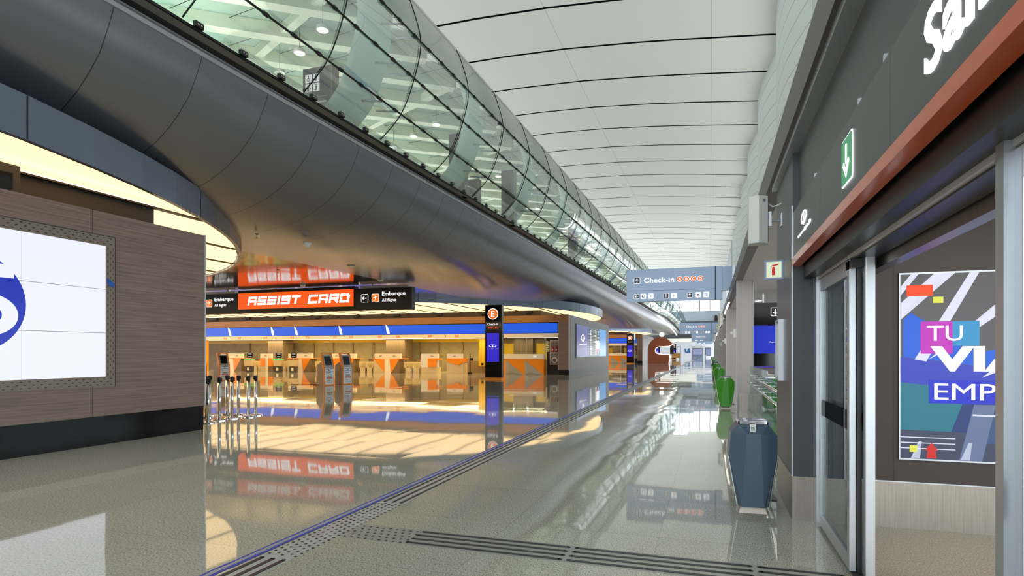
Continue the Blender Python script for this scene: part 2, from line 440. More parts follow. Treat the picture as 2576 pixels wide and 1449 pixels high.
def airport_mark(name, w, parent, loc, rot=RF, mat=None, t=0.006):
    """the flat oval ring with a spire, as on the screens and desks"""
    b = MB(); h = w * 0.36; n = 40
    # ring (crescent, thicker at the foot)
    for k in range(n):
        a0, a1 = 2 * PI * k / n, 2 * PI * (k + 1) / n
        o0 = (w / 2 * math.cos(a0), h / 2 * math.sin(a0)); o1 = (w / 2 * math.cos(a1), h / 2 * math.sin(a1))
        i0 = (w * .40 * math.cos(a0), h * .36 * math.sin(a0) + h * .05); i1 = (w * .40 * math.cos(a1), h * .36 * math.sin(a1) + h * .05)
        b.prism([o0, o1, i1, i0], 0, t, 'z')
    b.prism([(-w * .11, -h * .36), (0, -h * .62), (w * .11, -h * .36), (w * .035, h * .38), (-w * .035, h * .38)], 0, t * 1.2, 'z')
    return b.build(name, mat or M_WHITEL, parent, loc=loc, rot=rot)
def arrow_sign(name, s, parent, loc, rot=RF, ang=90, dark=None):
    """rounded square pictogram with an arrow; ang = direction of the arrow in degrees in the sign's plane"""
    b = MB(); r = s * .12
    def rr(q, rad):
        pts = []
        for cx, cz, a in ((q - rad, q - rad, 0), (-q + rad, q - rad, 90), (-q + rad, -q + rad, 180), (q - rad, -q + rad, 270)):
            for k in range(5): t = math.radians(a + 22.5 * k); pts.append((cx + rad * math.cos(t), cz + rad * math.sin(t)))
        return pts
    b.mat(0).prism(rr(s / 2, r), 0, .006, 'z'); b.mat(1).prism(rr(s / 2 * .88, r * .8), 0, .009, 'z')
    b.mat(0); A = math.radians(ang - 90)
    def R(p): return (p[0] * math.cos(A) - p[1] * math.sin(A), p[0] * math.sin(A) + p[1] * math.cos(A))
    w = s * .05; h = s * .32
    b.prism([R(p) for p in [(-w, -h), (w, -h), (w, h), (-w, h)]], 0, .013, 'z')
    b.prism([R(p) for p in [(0, h * 1.1), (-h * .85, h * .2), (-h * .85 + w * 2, h * .05), (w, h * .78)]], 0, .013, 'z')
    b.prism([R(p) for p in [(0, h * 1.1), (h * .85, h * .2), (h * .85 - w * 2, h * .05), (-w, h * .78)]], 0, .013, 'z')
    return b.build(name, [M_WHITEL, dark or M_BLACK], parent, loc=loc, rot=rot)
def rrect(w, h, r, n=5):
    pts = []
    for cx, cz, a in ((w / 2 - r, h / 2 - r, 0), (-w / 2 + r, h / 2 - r, 90), (-w / 2 + r, -h / 2 + r, 180), (w / 2 - r, -h / 2 + r, 270)):
        for k in range(n): t = math.radians(a + 90 / (n - 1) * k); pts.append((cx + r * math.cos(t), cz + r * math.sin(t)))
    return pts
def letter_disc(name, ch, r, parent, loc, rot=RF, fill=None):
    b = MB(); b.mat(0).prism(disc2(0, 0, r), 0, .006, 'z'); b.mat(1).prism(disc2(0, 0, r * .86), 0, .01, 'z')
    d = b.build(name, [M_WHITEL, fill or em('disc_orange', (246, 106, 24), 1.0)], parent, loc=loc, rot=rot)
    text('letter', ch, r * 1.05, (0, -r * .52, .014), M_WHITEL, d, (0, 0, 0), bold=.012 * r * 2, align='CENTER')
    return d
# ================================================================== THE SHELL
st(MB().quad((-62, -10, 0), (1.0, -10, 0), (1.0, 205, 0), (-62, 205, 0)).add([(1, 6.3, 0), (14, 6.3, 0), (14, 205, 0), (1, 205, 0)], [(0, 1, 2, 3)]).build('floor', M_FLOOR))
st(MB().quad((1.0, -10, 0), (14, -10, 0), (14, 6.3, 0), (1.0, 6.3, 0)).build('floor', M_FLOOR2))

# high ceiling: shallow vault across the concourse, one strip per sail
prof = [(2.5, 12.02), (1.9, 12.12), (0.6, 12.26), (-0.9, 12.42), (-2.5, 12.57), (-5.0, 12.75), (-7.5, 12.83), (-10.0, 12.83), (-14, 12.7)]
def roof_z(y): return 0 if y < 76 else 2.3 * min(1, (y - 76) / 45.0)
rows = [[(x, y, z + roof_z(y)) for x, z in prof] for y in [-10 + 1.0 * k for k in range(140)]]
st(MB().grid(rows).build('ceiling', M_ROOF, smooth=True))

# unseen slab added above the first bays to shade the near sails
st(box('ceiling', -10.5, 4.0, -14, 50, 24.6, 25.0, pm('shade_slab', (90, 90, 90), .8)))

# right hand clerestory: fluted translucent cladding
ys = [-10 + 0.3125 * k for k in range(223)]
st(MB().grid([[(1.9 + 0.16 - 0.32 * abs(math.sin(PI * y / 7.5)) + 0.16, y, z) for z in (3.85, 6, 9, 12.6)] for y in ys]).build('wall_right', M_RIBWALL, smooth=True))
# beyond it the clerestory is glazed
w2 = thing('window_2', None, None); st(w2)
MB().quad((1.95, 59.4, 3.85), (1.95, 130, 3.85), (1.95, 130, 15.2), (1.95, 59.4, 15.2)).build('glass_pane', M_GLASSC, w2)
for k in range(17):
    box('mullion', 1.9, 2.0, 59.4 + 4.35 * k, 59.5 + 4.35 * k, 3.85, 15.2, M_ALU, w2)
# end gable window
w1 = thing('window_3', None, None); st(w1)
MB().quad((-14, 130, 10.27), (1.95, 130, 10.27), (1.95, 130, 15.3), (-14, 130, 15.3)).build('glass_pane', M_GLASSC, w1)
for k in range(9):
    box('mullion', -14 + 2.0 * k - .07, -14 + 2.0 * k + .07, 129.9, 130.05, 10.27, 15.3, M_BLACK, w1)
M_FARW = pm('pale_blue_grey_wall', (176, 190, 206), 0.5, noise=0.03)
st(box('wall_far', -14, 1.95, 130.1, 130.6, 5.6, 10.27, M_FARW))
st(box('trim_9', -9, 1.6, 129.7, 130.1, 7.4, 8.1, pm('shadow_line_band', (70, 82, 92), 0.5)))  # shadow line across the end wall, put in as a dark band
st(box('wall_far', -14, 1.95, 129.0, 130.6, 4.55, 5.6, M_DARKP))
M_ENDW = pm('lavender_white_wall', (216, 220, 236), 0.5, noise=0.02)
st(box('wall_far', -30, 4, 196, 196.4, 0, 6, M_ENDW))
st(MB().quad((-30, 130.6, 4.9), (4, 130.6, 4.9), (4, 196, 4.9), (-30, 196, 4.9)).build('ceiling', M_ROOF))

# dark beam and soffit over the kerb side
st(box('trim_1', 0.66, 0.84, -6, 128, 3.56, 3.88, M_BEAM))
st(box('trim_2', 0.84, 2.3, -6, 128, 3.78, 3.86, M_BEAM))
st(box('ceiling', 0.84, 13.5, -6, 128, 3.57, 3.62, M_SOFR))
# kerb side end wall and outer wall far to the right
w5 = thing('window_5', None, None); st(w5)
MB().quad((13.1, -6, 0), (13.1, 128, 0), (13.1, 128, 3.6), (13.1, -6, 3.6)).build('glass_pane', M_GLASSC, w5)
for k in range(32): box('mullion', 13.05, 13.15, -6 + 4.3 * k, -5.9 + 4.3 * k, 0, 3.6, M_ALU, w5)
w4 = thing('window_4', None, None); st(w4)
MB().quad((-62, -9.9, 0), (14, -9.9, 0), (14, -9.9, 12.9), (-62, -9.9, 12.9)).build('glass_pane', M_GLASSC, w4)
for k in range(24): box('mullion', -62 + 3.2 * k, -61.9 + 3.2 * k, -10.0, -9.8, 0, 12.9, M_ALU, w4)

# ------------------------------------------------ bridge: glazed walkway with bulging metal underside
def xb(y): return -9.25 + (y - 7) * 0.0198 if y < 90 else -7.607 + (y - 90) * 0.055
def zs(y): return 1.0 if y < 92 else max(0.0, 1.0 - ((y - 92) / 30.0) ** 2)     # the far end comes down
SOFP = [(0, 7.25), (-0.12, 6.95), (-0.32, 6.55), (-0.55, 6.27), (-0.82, 6.0), (-1.15, 5.76), (-1.6, 5.52), (-2.1, 5.34), (-2.7, 5.2), (-3.4, 5.11), (-4.3, 5.06), (-6, 5.05)]
def sofz(z, y): return 5.05 + (z - 5.05) * (0.25 + 0.75 * zs(y))
Y0S = [-10 + 2.0 * k for k in range(67)]
rows = []
for y in Y0S:
    rows.append([(xb(y) + dx, y, sofz(z, y)) for dx, z in SOFP])
st(MB().grid(rows).build('ceiling', M_SOFFIT, smooth=True))
st(MB().grid([[(xb(y) - 6, y, 5.05), (-62, y, 5.05)] for y in Y0S]).build('ceiling', M_HALLCEIL))
# end cap of the bridge
e = Y0S[-1]
st(MB().add([(xb(e) + dx, e, sofz(z, e)) for dx, z in SOFP] + [(-20, e, 5.05), (-20, e, 6)], [tuple(range(len(SOFP) + 2))]).build('trim_8', M_SOFFIT))
# silver drip edge and dark shadow gap
def strip(y0, y1, pts):
    yy = [y0 + (y1 - y0) * k / 60 for k in range(61)]
    return MB().grid([[(xb(y) + dx, y, sofz(z, y)) for dx, z in pts] for y in yy])
st(strip(-10, 122, [(0, 7.25), (0.05, 7.24), (0.07, 7.31), (0.0, 7.33), (0.0, 7.35), (0.05, 7.36), (0.05, 7.41), (0.0, 7.42)]).build('trim_3', pm('pale_silver_paint', (205, 206, 214), .35, .2)))
st(strip(-10, 122, [(0.0, 7.42), (0.10, 7.44), (0.30, 7.46), (0.42, 7.47), (0.42, 7.42), (0.0, 7.38)]).build('trim_4', M_RUBBER))
# walkway floor slab
st(MB().grid([[(xb(y) + 0.42, y, 7.40), (-40, y, 7.40)] for y in Y0S[:60]]).build('floor', pm('walkway_floor', (120, 120, 112), 0.4)))

facade = thing('window_1', None, None); st(facade)
GP = [(0.42, 7.48), (1.06, 8.11), (1.47, 9.03), (1.66, 10.0), (1.40, 11.0), (1.22, 11.4)]
LV = [0, 1, 2, 3, 5]
def prof_pts(off=0.0, n=5):
    """smooth glass profile (relative dx, z)"""
    out = []
    P_ = GP
    for i in range(len(P_) - 1):
        p0 = P_[max(i - 1, 0)]; p1 = P_[i]; p2 = P_[i + 1]; p3 = P_[min(i + 2, len(P_) - 1)]
        for k in range(n):
            t = k / n
            out.append(tuple(0.5 * ((2 * p1[j]) + (-p0[j] + p2[j]) * t + (2 * p0[j] - 5 * p1[j] + 4 * p2[j] - p3[j]) * t * t + (-p0[j] + 3 * p1[j] - 3 * p2[j] + p3[j]) * t ** 3) for j in (0, 1)))
    out.append(P_[-1])
    return [(x - off, z) for x, z in out]
PP = prof_pts()
gy = [-4.6 + 1.6 * k for k in range(78)]      # down to y = 118.6
def gsc(z, y):
    """far end of the glazing tapers down with the bridge"""
    s = zs(y); return (7.48 + (z - 7.48) * (0.35 + 0.65 * s)) - (1 - s) * 1.6
MB().grid([[(xb(y) + dx, y, gsc(z, y)) for dx, z in PP[:16]] for y in gy]).build('glass_pane', M_GLASS, facade, smooth=True)
MB().grid([[(xb(y) + dx, y, gsc(z, y)) for dx, z in PP[15:]] for y in gy]).build('frosted_pane', M_FROST, facade, smooth=True)
# vertical mullions every 3.2 m, dark rods; horizontal cable rods with bolt collars
MY = [1.7 + 3.2 * k for k in range(-2, 37)]
for y in MY:
    MB().tube([(xb(y) + dx + .03, y, gsc(z, y)) for dx, z in PP], 0.016, 6).build('mullion', M_RUBBER, facade, smooth=True)
for i in (1, 2, 3):
    dx, z = GP[i]
    MB().tube([(xb(y) + dx + .03, y, gsc(z, y)) for y in gy], 0.024, 6).build('transom', M_RUBBER, facade, smooth=True)
    b = MB()
    for k in range(150):
        y = -4.2 + 0.8 * k
        if y > 118: break
        X = xb(y) + dx + .03; Z = gsc(z, y)
        b.tube([(X, y - .07, Z), (X, y + .06, Z)], 0.043, 6)
    c = b.build('transom_collars', M_RUBBER, facade); c['kind'] = 'stuff'
dx, z = GP[-1]
MB().tube([(xb(y) + dx, y, gsc(z, y)) for y in gy], 0.05, 8).build('top_rail', M_WHITE, facade, smooth=True)
nclamp = 0
for k in range(62):
    y = 6.3 + 1.07 * k
    X = xb(y) + .44
    b = MB().mat(0).box(X - .02, X + .05, y - .09, y + .09, 7.46, 7.56).mat(1).box(X + .05, X + .058, y - .05, y - .02, 7.50, 7.52).box(X + .05, X + .058, y + .02, y + .05, 7.50, 7.52)
    b.build('glass_clamp', [M_BLACK, M_WHITE], facade)
# lower glass skirt line
MB().grid([[(xb(y) + .40, y, 7.45), (xb(y) + .50, y, 7.58)] for y in gy]).build('clamp_rail', M_GLASS, facade)
# white curved ribbons standing behind the glass
def ribbon_mat():
    m, N, L = new_mat('pale_translucent_ribbon')
    out = N.new('ShaderNodeOutputMaterial')
    df = N.new('ShaderNodeBsdfDiffuse'); df.inputs[0].default_value = (*lin((236, 248, 248)), 1)
    tl = N.new('ShaderNodeBsdfTranslucent'); tl.inputs[0].default_value = (*lin((236, 248, 248)), 1)
    mx = N.new('ShaderNodeMixShader'); mx.inputs[0].default_value = 0.6
    L.new(df.outputs[0], mx.inputs[1]); L.new(tl.outputs[0], mx.inputs[2]); L.new(mx.outputs[0], out.inputs[0])
    return m
M_RIB = ribbon_mat()
q = prof_pts(0.55)
for k in range(-1, 17):
    y0 = 12.6 + 6.4 * k
    b = MB().grid([[(xb(y) + dx, y, gsc(z, y)) for dx, z in q] for y in (y0, y0 + .45, y0 + .9, y0 + 1.35)])
    b.grid([[(xb(y) + dx - .12, y, gsc(z, y)) for dx, z in q] for y in (y0, y0 + 1.35)])
    b.build('curved_ribbon', M_RIB, facade, smooth=True)
    f = MB()
    for i in (5, 10, 15):
        dx2, z2 = prof_pts()[i]
        for yy in (y0 + 1.0, y0 + 1.7):
            f.tube([(xb(yy) + dx2, yy, gsc(z2, yy)), (xb(yy) + dx2 - .55, yy - .12, gsc(z2, yy) + .05)], .03, 6)
    f.build('spider_bracket', M_ALU, facade, smooth=True)

# walkway roof: green tinted glazing between pale diagonal beams
def wroof():
    m, N, L = new_mat('green_roof_glazing')
    out = N.new('ShaderNodeOutputMaterial')
    df = N.new('ShaderNodeBsdfDiffuse'); df.inputs[0].default_value = (*lin((176, 190, 178)), 1)
    tl = N.new('ShaderNodeBsdfTranslucent'); tl.inputs[0].default_value = (*lin((158, 184, 166)), 1)
    gl = N.new('ShaderNodeBsdfGlossy'); gl.inputs['Roughness'].default_value = 0.1
    mx = N.new('ShaderNodeMixShader'); mx.inputs[0].default_value = 0.32
    L.new(df.outputs[0], mx.inputs[1]); L.new(tl.outputs[0], mx.inputs[2])
    m2 = N.new('ShaderNodeMixShader'); m2.inputs[0].default_value = 0.1
    L.new(mx.outputs[0], m2.inputs[1]); L.new(gl.outputs[0], m2.inputs[2]); L.new(m2.outputs[0], out.inputs[0])
    return m
M_WROOF = wroof()
st(MB().grid([[(xb(y) + 1.22, y, 11.42), (xb(y) + .2, y, 11.95), (-22, y, 12.0)] for y in Y0S[:62]]).build('ceiling', M_WROOF))
M_GBEAM = pm('pale_green_white_beam', (226, 232, 214), 0.5, noise=0.02)
b = MB()
def beam(p, q_, w, h, z):
    d = Vector((q_[0] - p[0], q_[1] - p[1], 0)); n = Vector((-d.y, d.x, 0)).normalized() * w / 2
    a = [(p[0] + n.x, p[1] + n.y), (q_[0] + n.x, q_[1] + n.y), (q_[0] - n.x, q_[1] - n.y), (p[0] - n.x, p[1] - n.y)]
    b.prism(a, z - h, z, 'z')
for k in range(-2, 56):
    y = 2.3 * k
    beam((-9.2, y), (-22, y - 9.5), 0.40, 0.42, 11.95)
    if k % 3 == 0: beam((-9.2, y), (-22, y + 6.5), 0.26, 0.30, 11.95)
st(b.build('ceiling', M_GBEAM))
b = MB()
for k in range(-10, 120):
    y = 1.15 * k
    b.tube([(-8.6, y, 11.86), (-22, y + 2.0, 11.86)], 0.012, 4)
st(b.build('trim_5', M_RUBBER))
M_WWALL = pm('walkway_back_wall', (196, 206, 190), 0.5, noise=0.05)
st(box('wall_left', -22.3, -22, -8, 122, 7.4, 12, M_WWALL))

# ------------------------------------------------ luminous oval ceilings
def oval(cy, x_end=-9.0, x_left=-60, rx=16.5, ry=19.7, inset=0.0):
    cx = x_end - rx; pts = []
    for k in range(49):
        t = -PI / 2 + PI * k / 48
        pts.append((cx + (rx - inset) * math.cos(t), cy + (ry - inset) * math.sin(t)))
    pts.append((x_left, cy + ry - inset)); pts.append((x_left, cy - ry + inset))
    return pts
def luminous(cy, label):
    root = thing('luminous_ceiling', label, 'ceiling light', (0, 0, 0), 0, 'oval luminous ceilings over the check-in islands')
    o = oval(cy, inset=.14); MB().add([(x, y, 4.80) for x, y in o], [tuple(range(len(o)))]).build('diffuser', M_LUM, root)
    a = oval(cy); i = oval(cy, inset=.10); b = MB(); n = len(a) - 1
    for k in range(n):
        b.quad((*a[k], 4.74), (*a[k + 1], 4.74), (*a[k + 1], 5.40), (*a[k], 5.40))
        b.quad((*i[k], 4.74), (*i[k + 1], 4.74), (*i[k + 1], 4.9), (*i[k], 4.9))
        b.quad((*a[k], 4.74), (*a[k + 1], 4.74), (*i[k + 1], 4.74), (*i[k], 4.74))
    b.add([(x, y, 5.40) for x, y in a], [tuple(range(len(a)))])
    b.build('rim', M_RIM, root)
    g = MB()
    for k in range(len(a) - 3):
        if k % 4 == 0:
            x, y = a[k]; nx, ny = x + 25.5, (y - cy); l = math.hypot(nx, ny); nx /= l; ny /= l
            g.prism([(x + nx * .004 - ny * .012, y + ny * .004 + nx * .012), (x + nx * .004 + ny * .012, y + ny * .004 - nx * .012), (x - nx * .01, y - ny * .01)], 4.75, 5.39, 'z')
    g.build('rim_joints', M_RUBBER, root)
    s = MB()
    for k in range(20):
        x = -11.6 - 2.3 * k
        if x < -25.5: h = 19.5
        else:
            c = (x + 25.5) / 16.4; h = 19.5 * math.sqrt(max(0, 1 - c * c))
        if h > 1: s.box(x - .07, x + .07, cy - h, cy + h, 4.765, 4.795)
    s.build('panel_joints', M_BLACK, root)
    return root
luminous(1.0, 'warm backlit oval ceiling with blue-grey rim above the near wooden video wall')
luminous(50.5, 'warm backlit oval ceiling above the island with desks 206 to 216')
luminous(99.5, 'small distant warm oval ceiling above the island behind pylon D')

# ------------------------------------------------ near island (F): wooden end wall with the video wall
st(MB().mat(0).box(-10.35, -10.0, -9, 9.77, .50, 4.04).mat(1).box(-10.003, -9.997, 7.395, 7.40, .5, 1.08).box(-10.003, -9.997, 7.395, 7.40, 3.58, 4.04).box(-10.003, -9.997, 7.86, 9.77, 3.05, 3.053)
   .build('wall_left', [M_WOOD, M_BLACK]))
st(box('baseboard_left', -10.33, -10.01, -9, 9.76, 0, .50, M_PLINTH))
st(box('trim_6', -10.36, -9.985, 9.77, 9.80, .50, 4.05, M_ALU))
st(box('wall_left', -60, -10.36, 9.2, 9.5, 0, 4.04, M_DARKP))
st(box('wall_left', -11.7, -11.3, -9, 9.7, 4.04, 4.72, M_DRUM))
st(box('ceiling', -60, -10.2, -9, 9.6, 3.98, 4.03, M_DRUM))
t = thing('light_cove', 'warm glowing cove strip along the top of the dark bulkhead at upper left', 'light strip', (-11.25, 0, 4.70))
box('tube', -.02, .05, -9, 9.7, 0, .03, M_WARMW, t); box('tray', -.05, .07, -9, 9.7, -.03, 0, M_DRUM, t)

# ------------------------------------------------ far islands (E and D)
def island(y0, n, name):
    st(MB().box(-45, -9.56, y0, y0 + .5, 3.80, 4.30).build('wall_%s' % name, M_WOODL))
    st(box('wall_%s' % name, -10.32, -9.56, y0 + .002, y0 + .5, .36, 3.80, M_WOOD))
    st(box('wall_%s' % name, -9.95, -9.55, y0 + .5, y0 + 17.6, .36, 4.30, M_WOODE))
    st(box('trim_6', -9.60, -9.545, y0 - .012, y0 + .0, .36, 4.31, M_ALU))
    st(box('trim_6', -10.35, -10.32, y0 - .01, y0 + .02, .36, 3.80, M_ALU))
    st(box('baseboard_%s' % name, -10.32, -9.57, y0 + .02, y0 + 17.58, 0, .36, M_BASEB))
    st(box('wall_%s' % name, -45, -9.95, y0 + 17.2, y0 + 17.6, 0, 4.30, M_WOOD))
    st(box('ceiling', -45, -9.95, y0 + .5, y0 + 17.2, 4.22, 4.28, M_DRUM))
    st(box('wall_%s' % name, -45, -12.0, y0 + 1.2, y0 + 1.5, 4.28, 4.76, M_DRUM))
    st(box('wall_%s' % name, -12.3, -12.0, y0 + 1.5, y0 + 16.5, 4.28, 4.76, M_DRUM))
    # bay ceiling, back wall, side
    st(box('ceiling', -60, -10.35, y0 + .55, y0 + 6.4, 2.76, 2.80, M_CREAM))
    st(box('wall_%s' % name, -60, -15.6, y0 + 5.8, y0 + 6.1, 0, 2.5, M_CONC))
    st(box('wall_%s' % name, -60, -15.6, y0 + 5.82, y0 + 6.1, 2.5, 2.76, M_YELLOW))  # cove light on the upper back wall, painted as a yellow band
    st(box('wall_%s' % name, -43.6, -42.55, y0 + .02, y0 + .36, 0, 3.8, M_ORANGE))
    b = MB()
    for x in (-46.5, -44.9, -42.9, -40.2, -37.8, -35.45, -33.3, -31.2, -29.05, -26.7, -24.35, -22.5, -20.25, -18.0):
        if x > -43: b.box(x - .07, x + .07, y0 + 5.7, y0 + 5.79, 0, 2.52)
    st(b.build('trim_7', M_TAUPE))
    # numbered fascia strip
    st(box('trim_7', -43.0, -10.35, y0 + .06, y0 + .30, 2.70, 3.00, M_CREAM))
    t = thing('led_display', 'long blue LED display band above the desks of the %s island' % ('nearer' if n else 'distant'), 'screen', (0, y0, 0))
    box('casing', -42.54, -10.37, .07, .30, 3.01, 3.78, M_BLACK, t)
    box('screen', -42.5, -10.42, .03, .07, 3.03, 3.74, M_BLUELED, t)
    lamp = thing('linear_lamp', 'bright linear lamp under the numbered fascia of the %s island' % ('nearer' if n else 'distant'), 'lamp', (0, y0 + .34, 2.71))
    box('diffuser', -43.0, -10.4, 0, .04, -.03, 0, M_LEDW, lamp); box('housing', -43.0, -10.4, -.01, .05, 0, .04, M_ALU, lamp)
    # speaker boxes on the dark bulkhead
    for k, x in enumerate((-42.6, -39.0, -35.3, -31.6, -27.8, -24.07, -20.28, -16.5, -12.9)):
        if not n and x < -18: continue
        s = thing('bulkhead_loudspeaker', ('small black loudspeaker box on the dark bulkhead above %s' % ('the far left end', 'number 215', 'number 214', 'number 212', 'number 210', 'number 209', 'number 207', 'the gap left of pylon E', 'the fire cabinet')[k]) if n else 'tiny black loudspeaker box on the bulkhead of the distant island', 'loudspeaker', (x, y0 + 1.2, 4.64), 0, 'loudspeaker boxes on the bulkhead')
        MB().prism(rrect(.56, .20, .03), -.16, 0, 'y').build('cabinet', M_BLACK, s)
        MB().prism(rrect(.48, .13, .02), -.168, -.155, 'y').build('grille', M_RUBBER, s)
    # roof fins
    t = thing('roof_louvre', 'row of dark stepped louvres on top of the %s island corner' % ('nearer' if n else 'distant'), 'louvre', (0, 0, 0))
    for k in range(5): box('fin', -10.9, -9.9, y0 + 1.2 + 1.6 * k, y0 + 2.1 + 1.6 * k, 4.30, 4.42, M_BLACK, t)
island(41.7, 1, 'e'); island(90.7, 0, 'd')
# ================================================================== THINGS, NEAR TO FAR
# ------------------------------------------------ video wall on the near wooden wall (wall face at x = -10.0, facing +x)
def yz(name, y0, y1, z0, z1, x0, x1, mat, parent): return box(name, x0, x1, y0, y1, z0, z1, mat, parent)
vw = thing('video_wall', 'large white video wall with a blue round emblem on the near wooden wall', 'screen', (-10.0, 5.62, 2.32))
P_ = [-1.34 * 1.5, -1.34 * .5, 1.34 * .5, 1.34 * 1.5]
fr = MB().mat(0)
W2, H2 = 2.01, 1.14
for (a, b_, c, d) in ((-W2 - .17, W2 + .17, H2, H2 + .17), (-W2 - .17, W2 + .17, -H2 - .17, -H2), (-W2 - .17, -W2, -H2, H2), (W2, W2 + .17, -H2, H2)):
    fr.mat(0).box(0, .012, a, b_, c, d)
fr.mat(1)
for zc in (H2 + .035, H2 + .085, H2 + .135, -H2 - .035, -H2 - .085, -H2 - .135):
    off = .06 if abs(abs(zc) - H2 - .085) < .01 else 0
    k = -2.1 + off
    while k < 2.12: fr.prism([(k - .022, zc), (k - .016, zc + .007), (k + .016, zc + .007), (k + .022, zc), (k + .016, zc - .007), (k - .016, zc - .007)], .012, .0135, 'x'); k += .12
for yc in (W2 + .035, W2 + .085, W2 + .135):
    k = -1.1 + (.05 if abs(yc - W2 - .085) < .01 else 0)
    while k < 1.1: fr.prism([(yc, k - .022), (yc + .007, k), (yc, k + .022), (yc - .007, k)], .012, .0135, 'x'); k += .11
fr.box(.0, .014, W2 + .165, W2 + .175, -H2 - .175, H2 + .175); fr.box(.0, .014, -W2 - .17, W2 + .17, H2 + .165, H2 + .175)
fr.build('perforated_frame', [pm('perforated_bronze', (134, 118, 108), .4, .1), M_BLACK], vw)
for i in range(3):
    for k in range(3):
        box('screen_panel', -.02, .01, -2.01 + 1.34 * i + .004, -2.01 + 1.34 * (i + 1) - .004, -1.14 + .76 * k + .004, -1.14 + .76 * (k + 1) - .004, M_SCRWHITE, vw)
M_EMB = em('emblem_blue', (14, 44, 176), 1.0)
M_EMB2 = em('grey_letters', (90, 96, 120), 1.0)
MB().prism(disc2(0, 0.01, .73, n=64), .010, .014, 'x').build('emblem_disc', M_EMB, vw)
g = MB()
def arcband(cy, cz, r0, r1, a0, a1, n=30):
    for k in range(n):
        A, B = math.radians(a0 + (a1 - a0) * k / n), math.radians(a0 + (a1 - a0) * (k + 1) / n)
        g.prism([(cy + r0 * math.cos(A), cz + r0 * .72 * math.sin(A)), (cy + r1 * math.cos(A), cz + r1 * .72 * math.sin(A)), (cy + r1 * math.cos(B), cz + r1 * .72 * math.sin(B)), (cy + r0 * math.cos(B), cz + r0 * .72 * math.sin(B))], .014, .018, 'x')
g.prism([(-.30, .40), (.56, .40), (.56, .60), (-.30, .60)], .014, .018, 'x')
g.prism([(-.30, .05), (-.12, .05), (-.12, .45), (-.30, .45)], .014, .018, 'x')
arcband(.18, -.16, .22, .44, -140, 150)
g.build('numeral', M_SCRWHITE, vw)
text('emblem_text', '2000', .07, (.021, .13, -.38), M_EMB2, vw, RR)
tp = MB().prism([(2.03, .58), (2.10, .54), (2.17, .50), (2.15, .42), (2.08, .44), (2.03, .50)], .014, .018, 'x').build('masking_tape', pm('blue_tape', (20, 90, 190), .5), None, loc=(-9.999, 5.62, 2.32))
tag(tp, 'small scrap of blue tape on the right edge of the video wall', 'tape')

cb = thing('projector', 'black boxed projector above the wooden wall at the upper left edge', 'projector', (-11.3, 6.30, 4.42))
MB().mat(0).box(0, .40, -.45, .55, -.34, .28).build('housing', M_DRUM, cb, bevel=.01)
MB().prism([(-.35 + a, b_) for a, b_ in [(0, -.2), (.70, -.2), (.78, -.12), (.78, .14), (0, .16)]], .39, .405, 'x').build('window', M_BLACKG, cb)

# ------------------------------------------------ belt posts beside the wall end
def make_post():
    r = thing('belt_post', 'x', 'belt post', (0, 0, 0), 0, 'chrome belt posts parked beside the wooden wall')
    MB().lathe([(.17, 0), (.17, .018), (.165, .026), (.06, .04), (.034, .05)], n=28).build('base', M_CHROME, r, smooth=False)
    MB().lathe([(.038, .045), (.038, .90)], n=16).build('pole', M_CHROME, r, smooth=True)
    b = MB().mat(0).lathe([(.042, .90), (.042, 1.01), (.03, 1.02)], n=16).box(-.012, .012, -.066, -.03, .915, 1.0).box(.03, .06, -.012, .012, .915, 1.0)
    b.build('belt_cassette', M_RUBBER, r)
    return r
posts = [(-10.84, 10.69, 'foremost belt post, half hidden against the wooden wall end'), (-12.02, 11.91, 'belt post standing just behind the foremost one by the wall'),
         (-10.96, 11.15, 'third belt post from the wall, in the front line'), (-11.77, 11.55, 'belt post at the back left of the parked cluster'),
         (-11.82, 12.28, 'belt post behind the middle of the parked cluster'), (-11.0, 11.58, 'middle belt post of the front line, standing forward'),
         (-11.4, 12.22, 'rearmost belt post of the parked cluster'), (-10.84, 11.95, 'second belt post from the right end of the cluster'), (-10.98, 12.36, 'rightmost belt post of the parked cluster')]
p0 = make_post()
for k, (x, y, lb) in enumerate(posts):
    o = p0 if k == 0 else dup(p0, (x, y, 0)); o.location = (x, y, 0); o.rotation_euler = (0, 0, .5 * k); o['label'] = lb

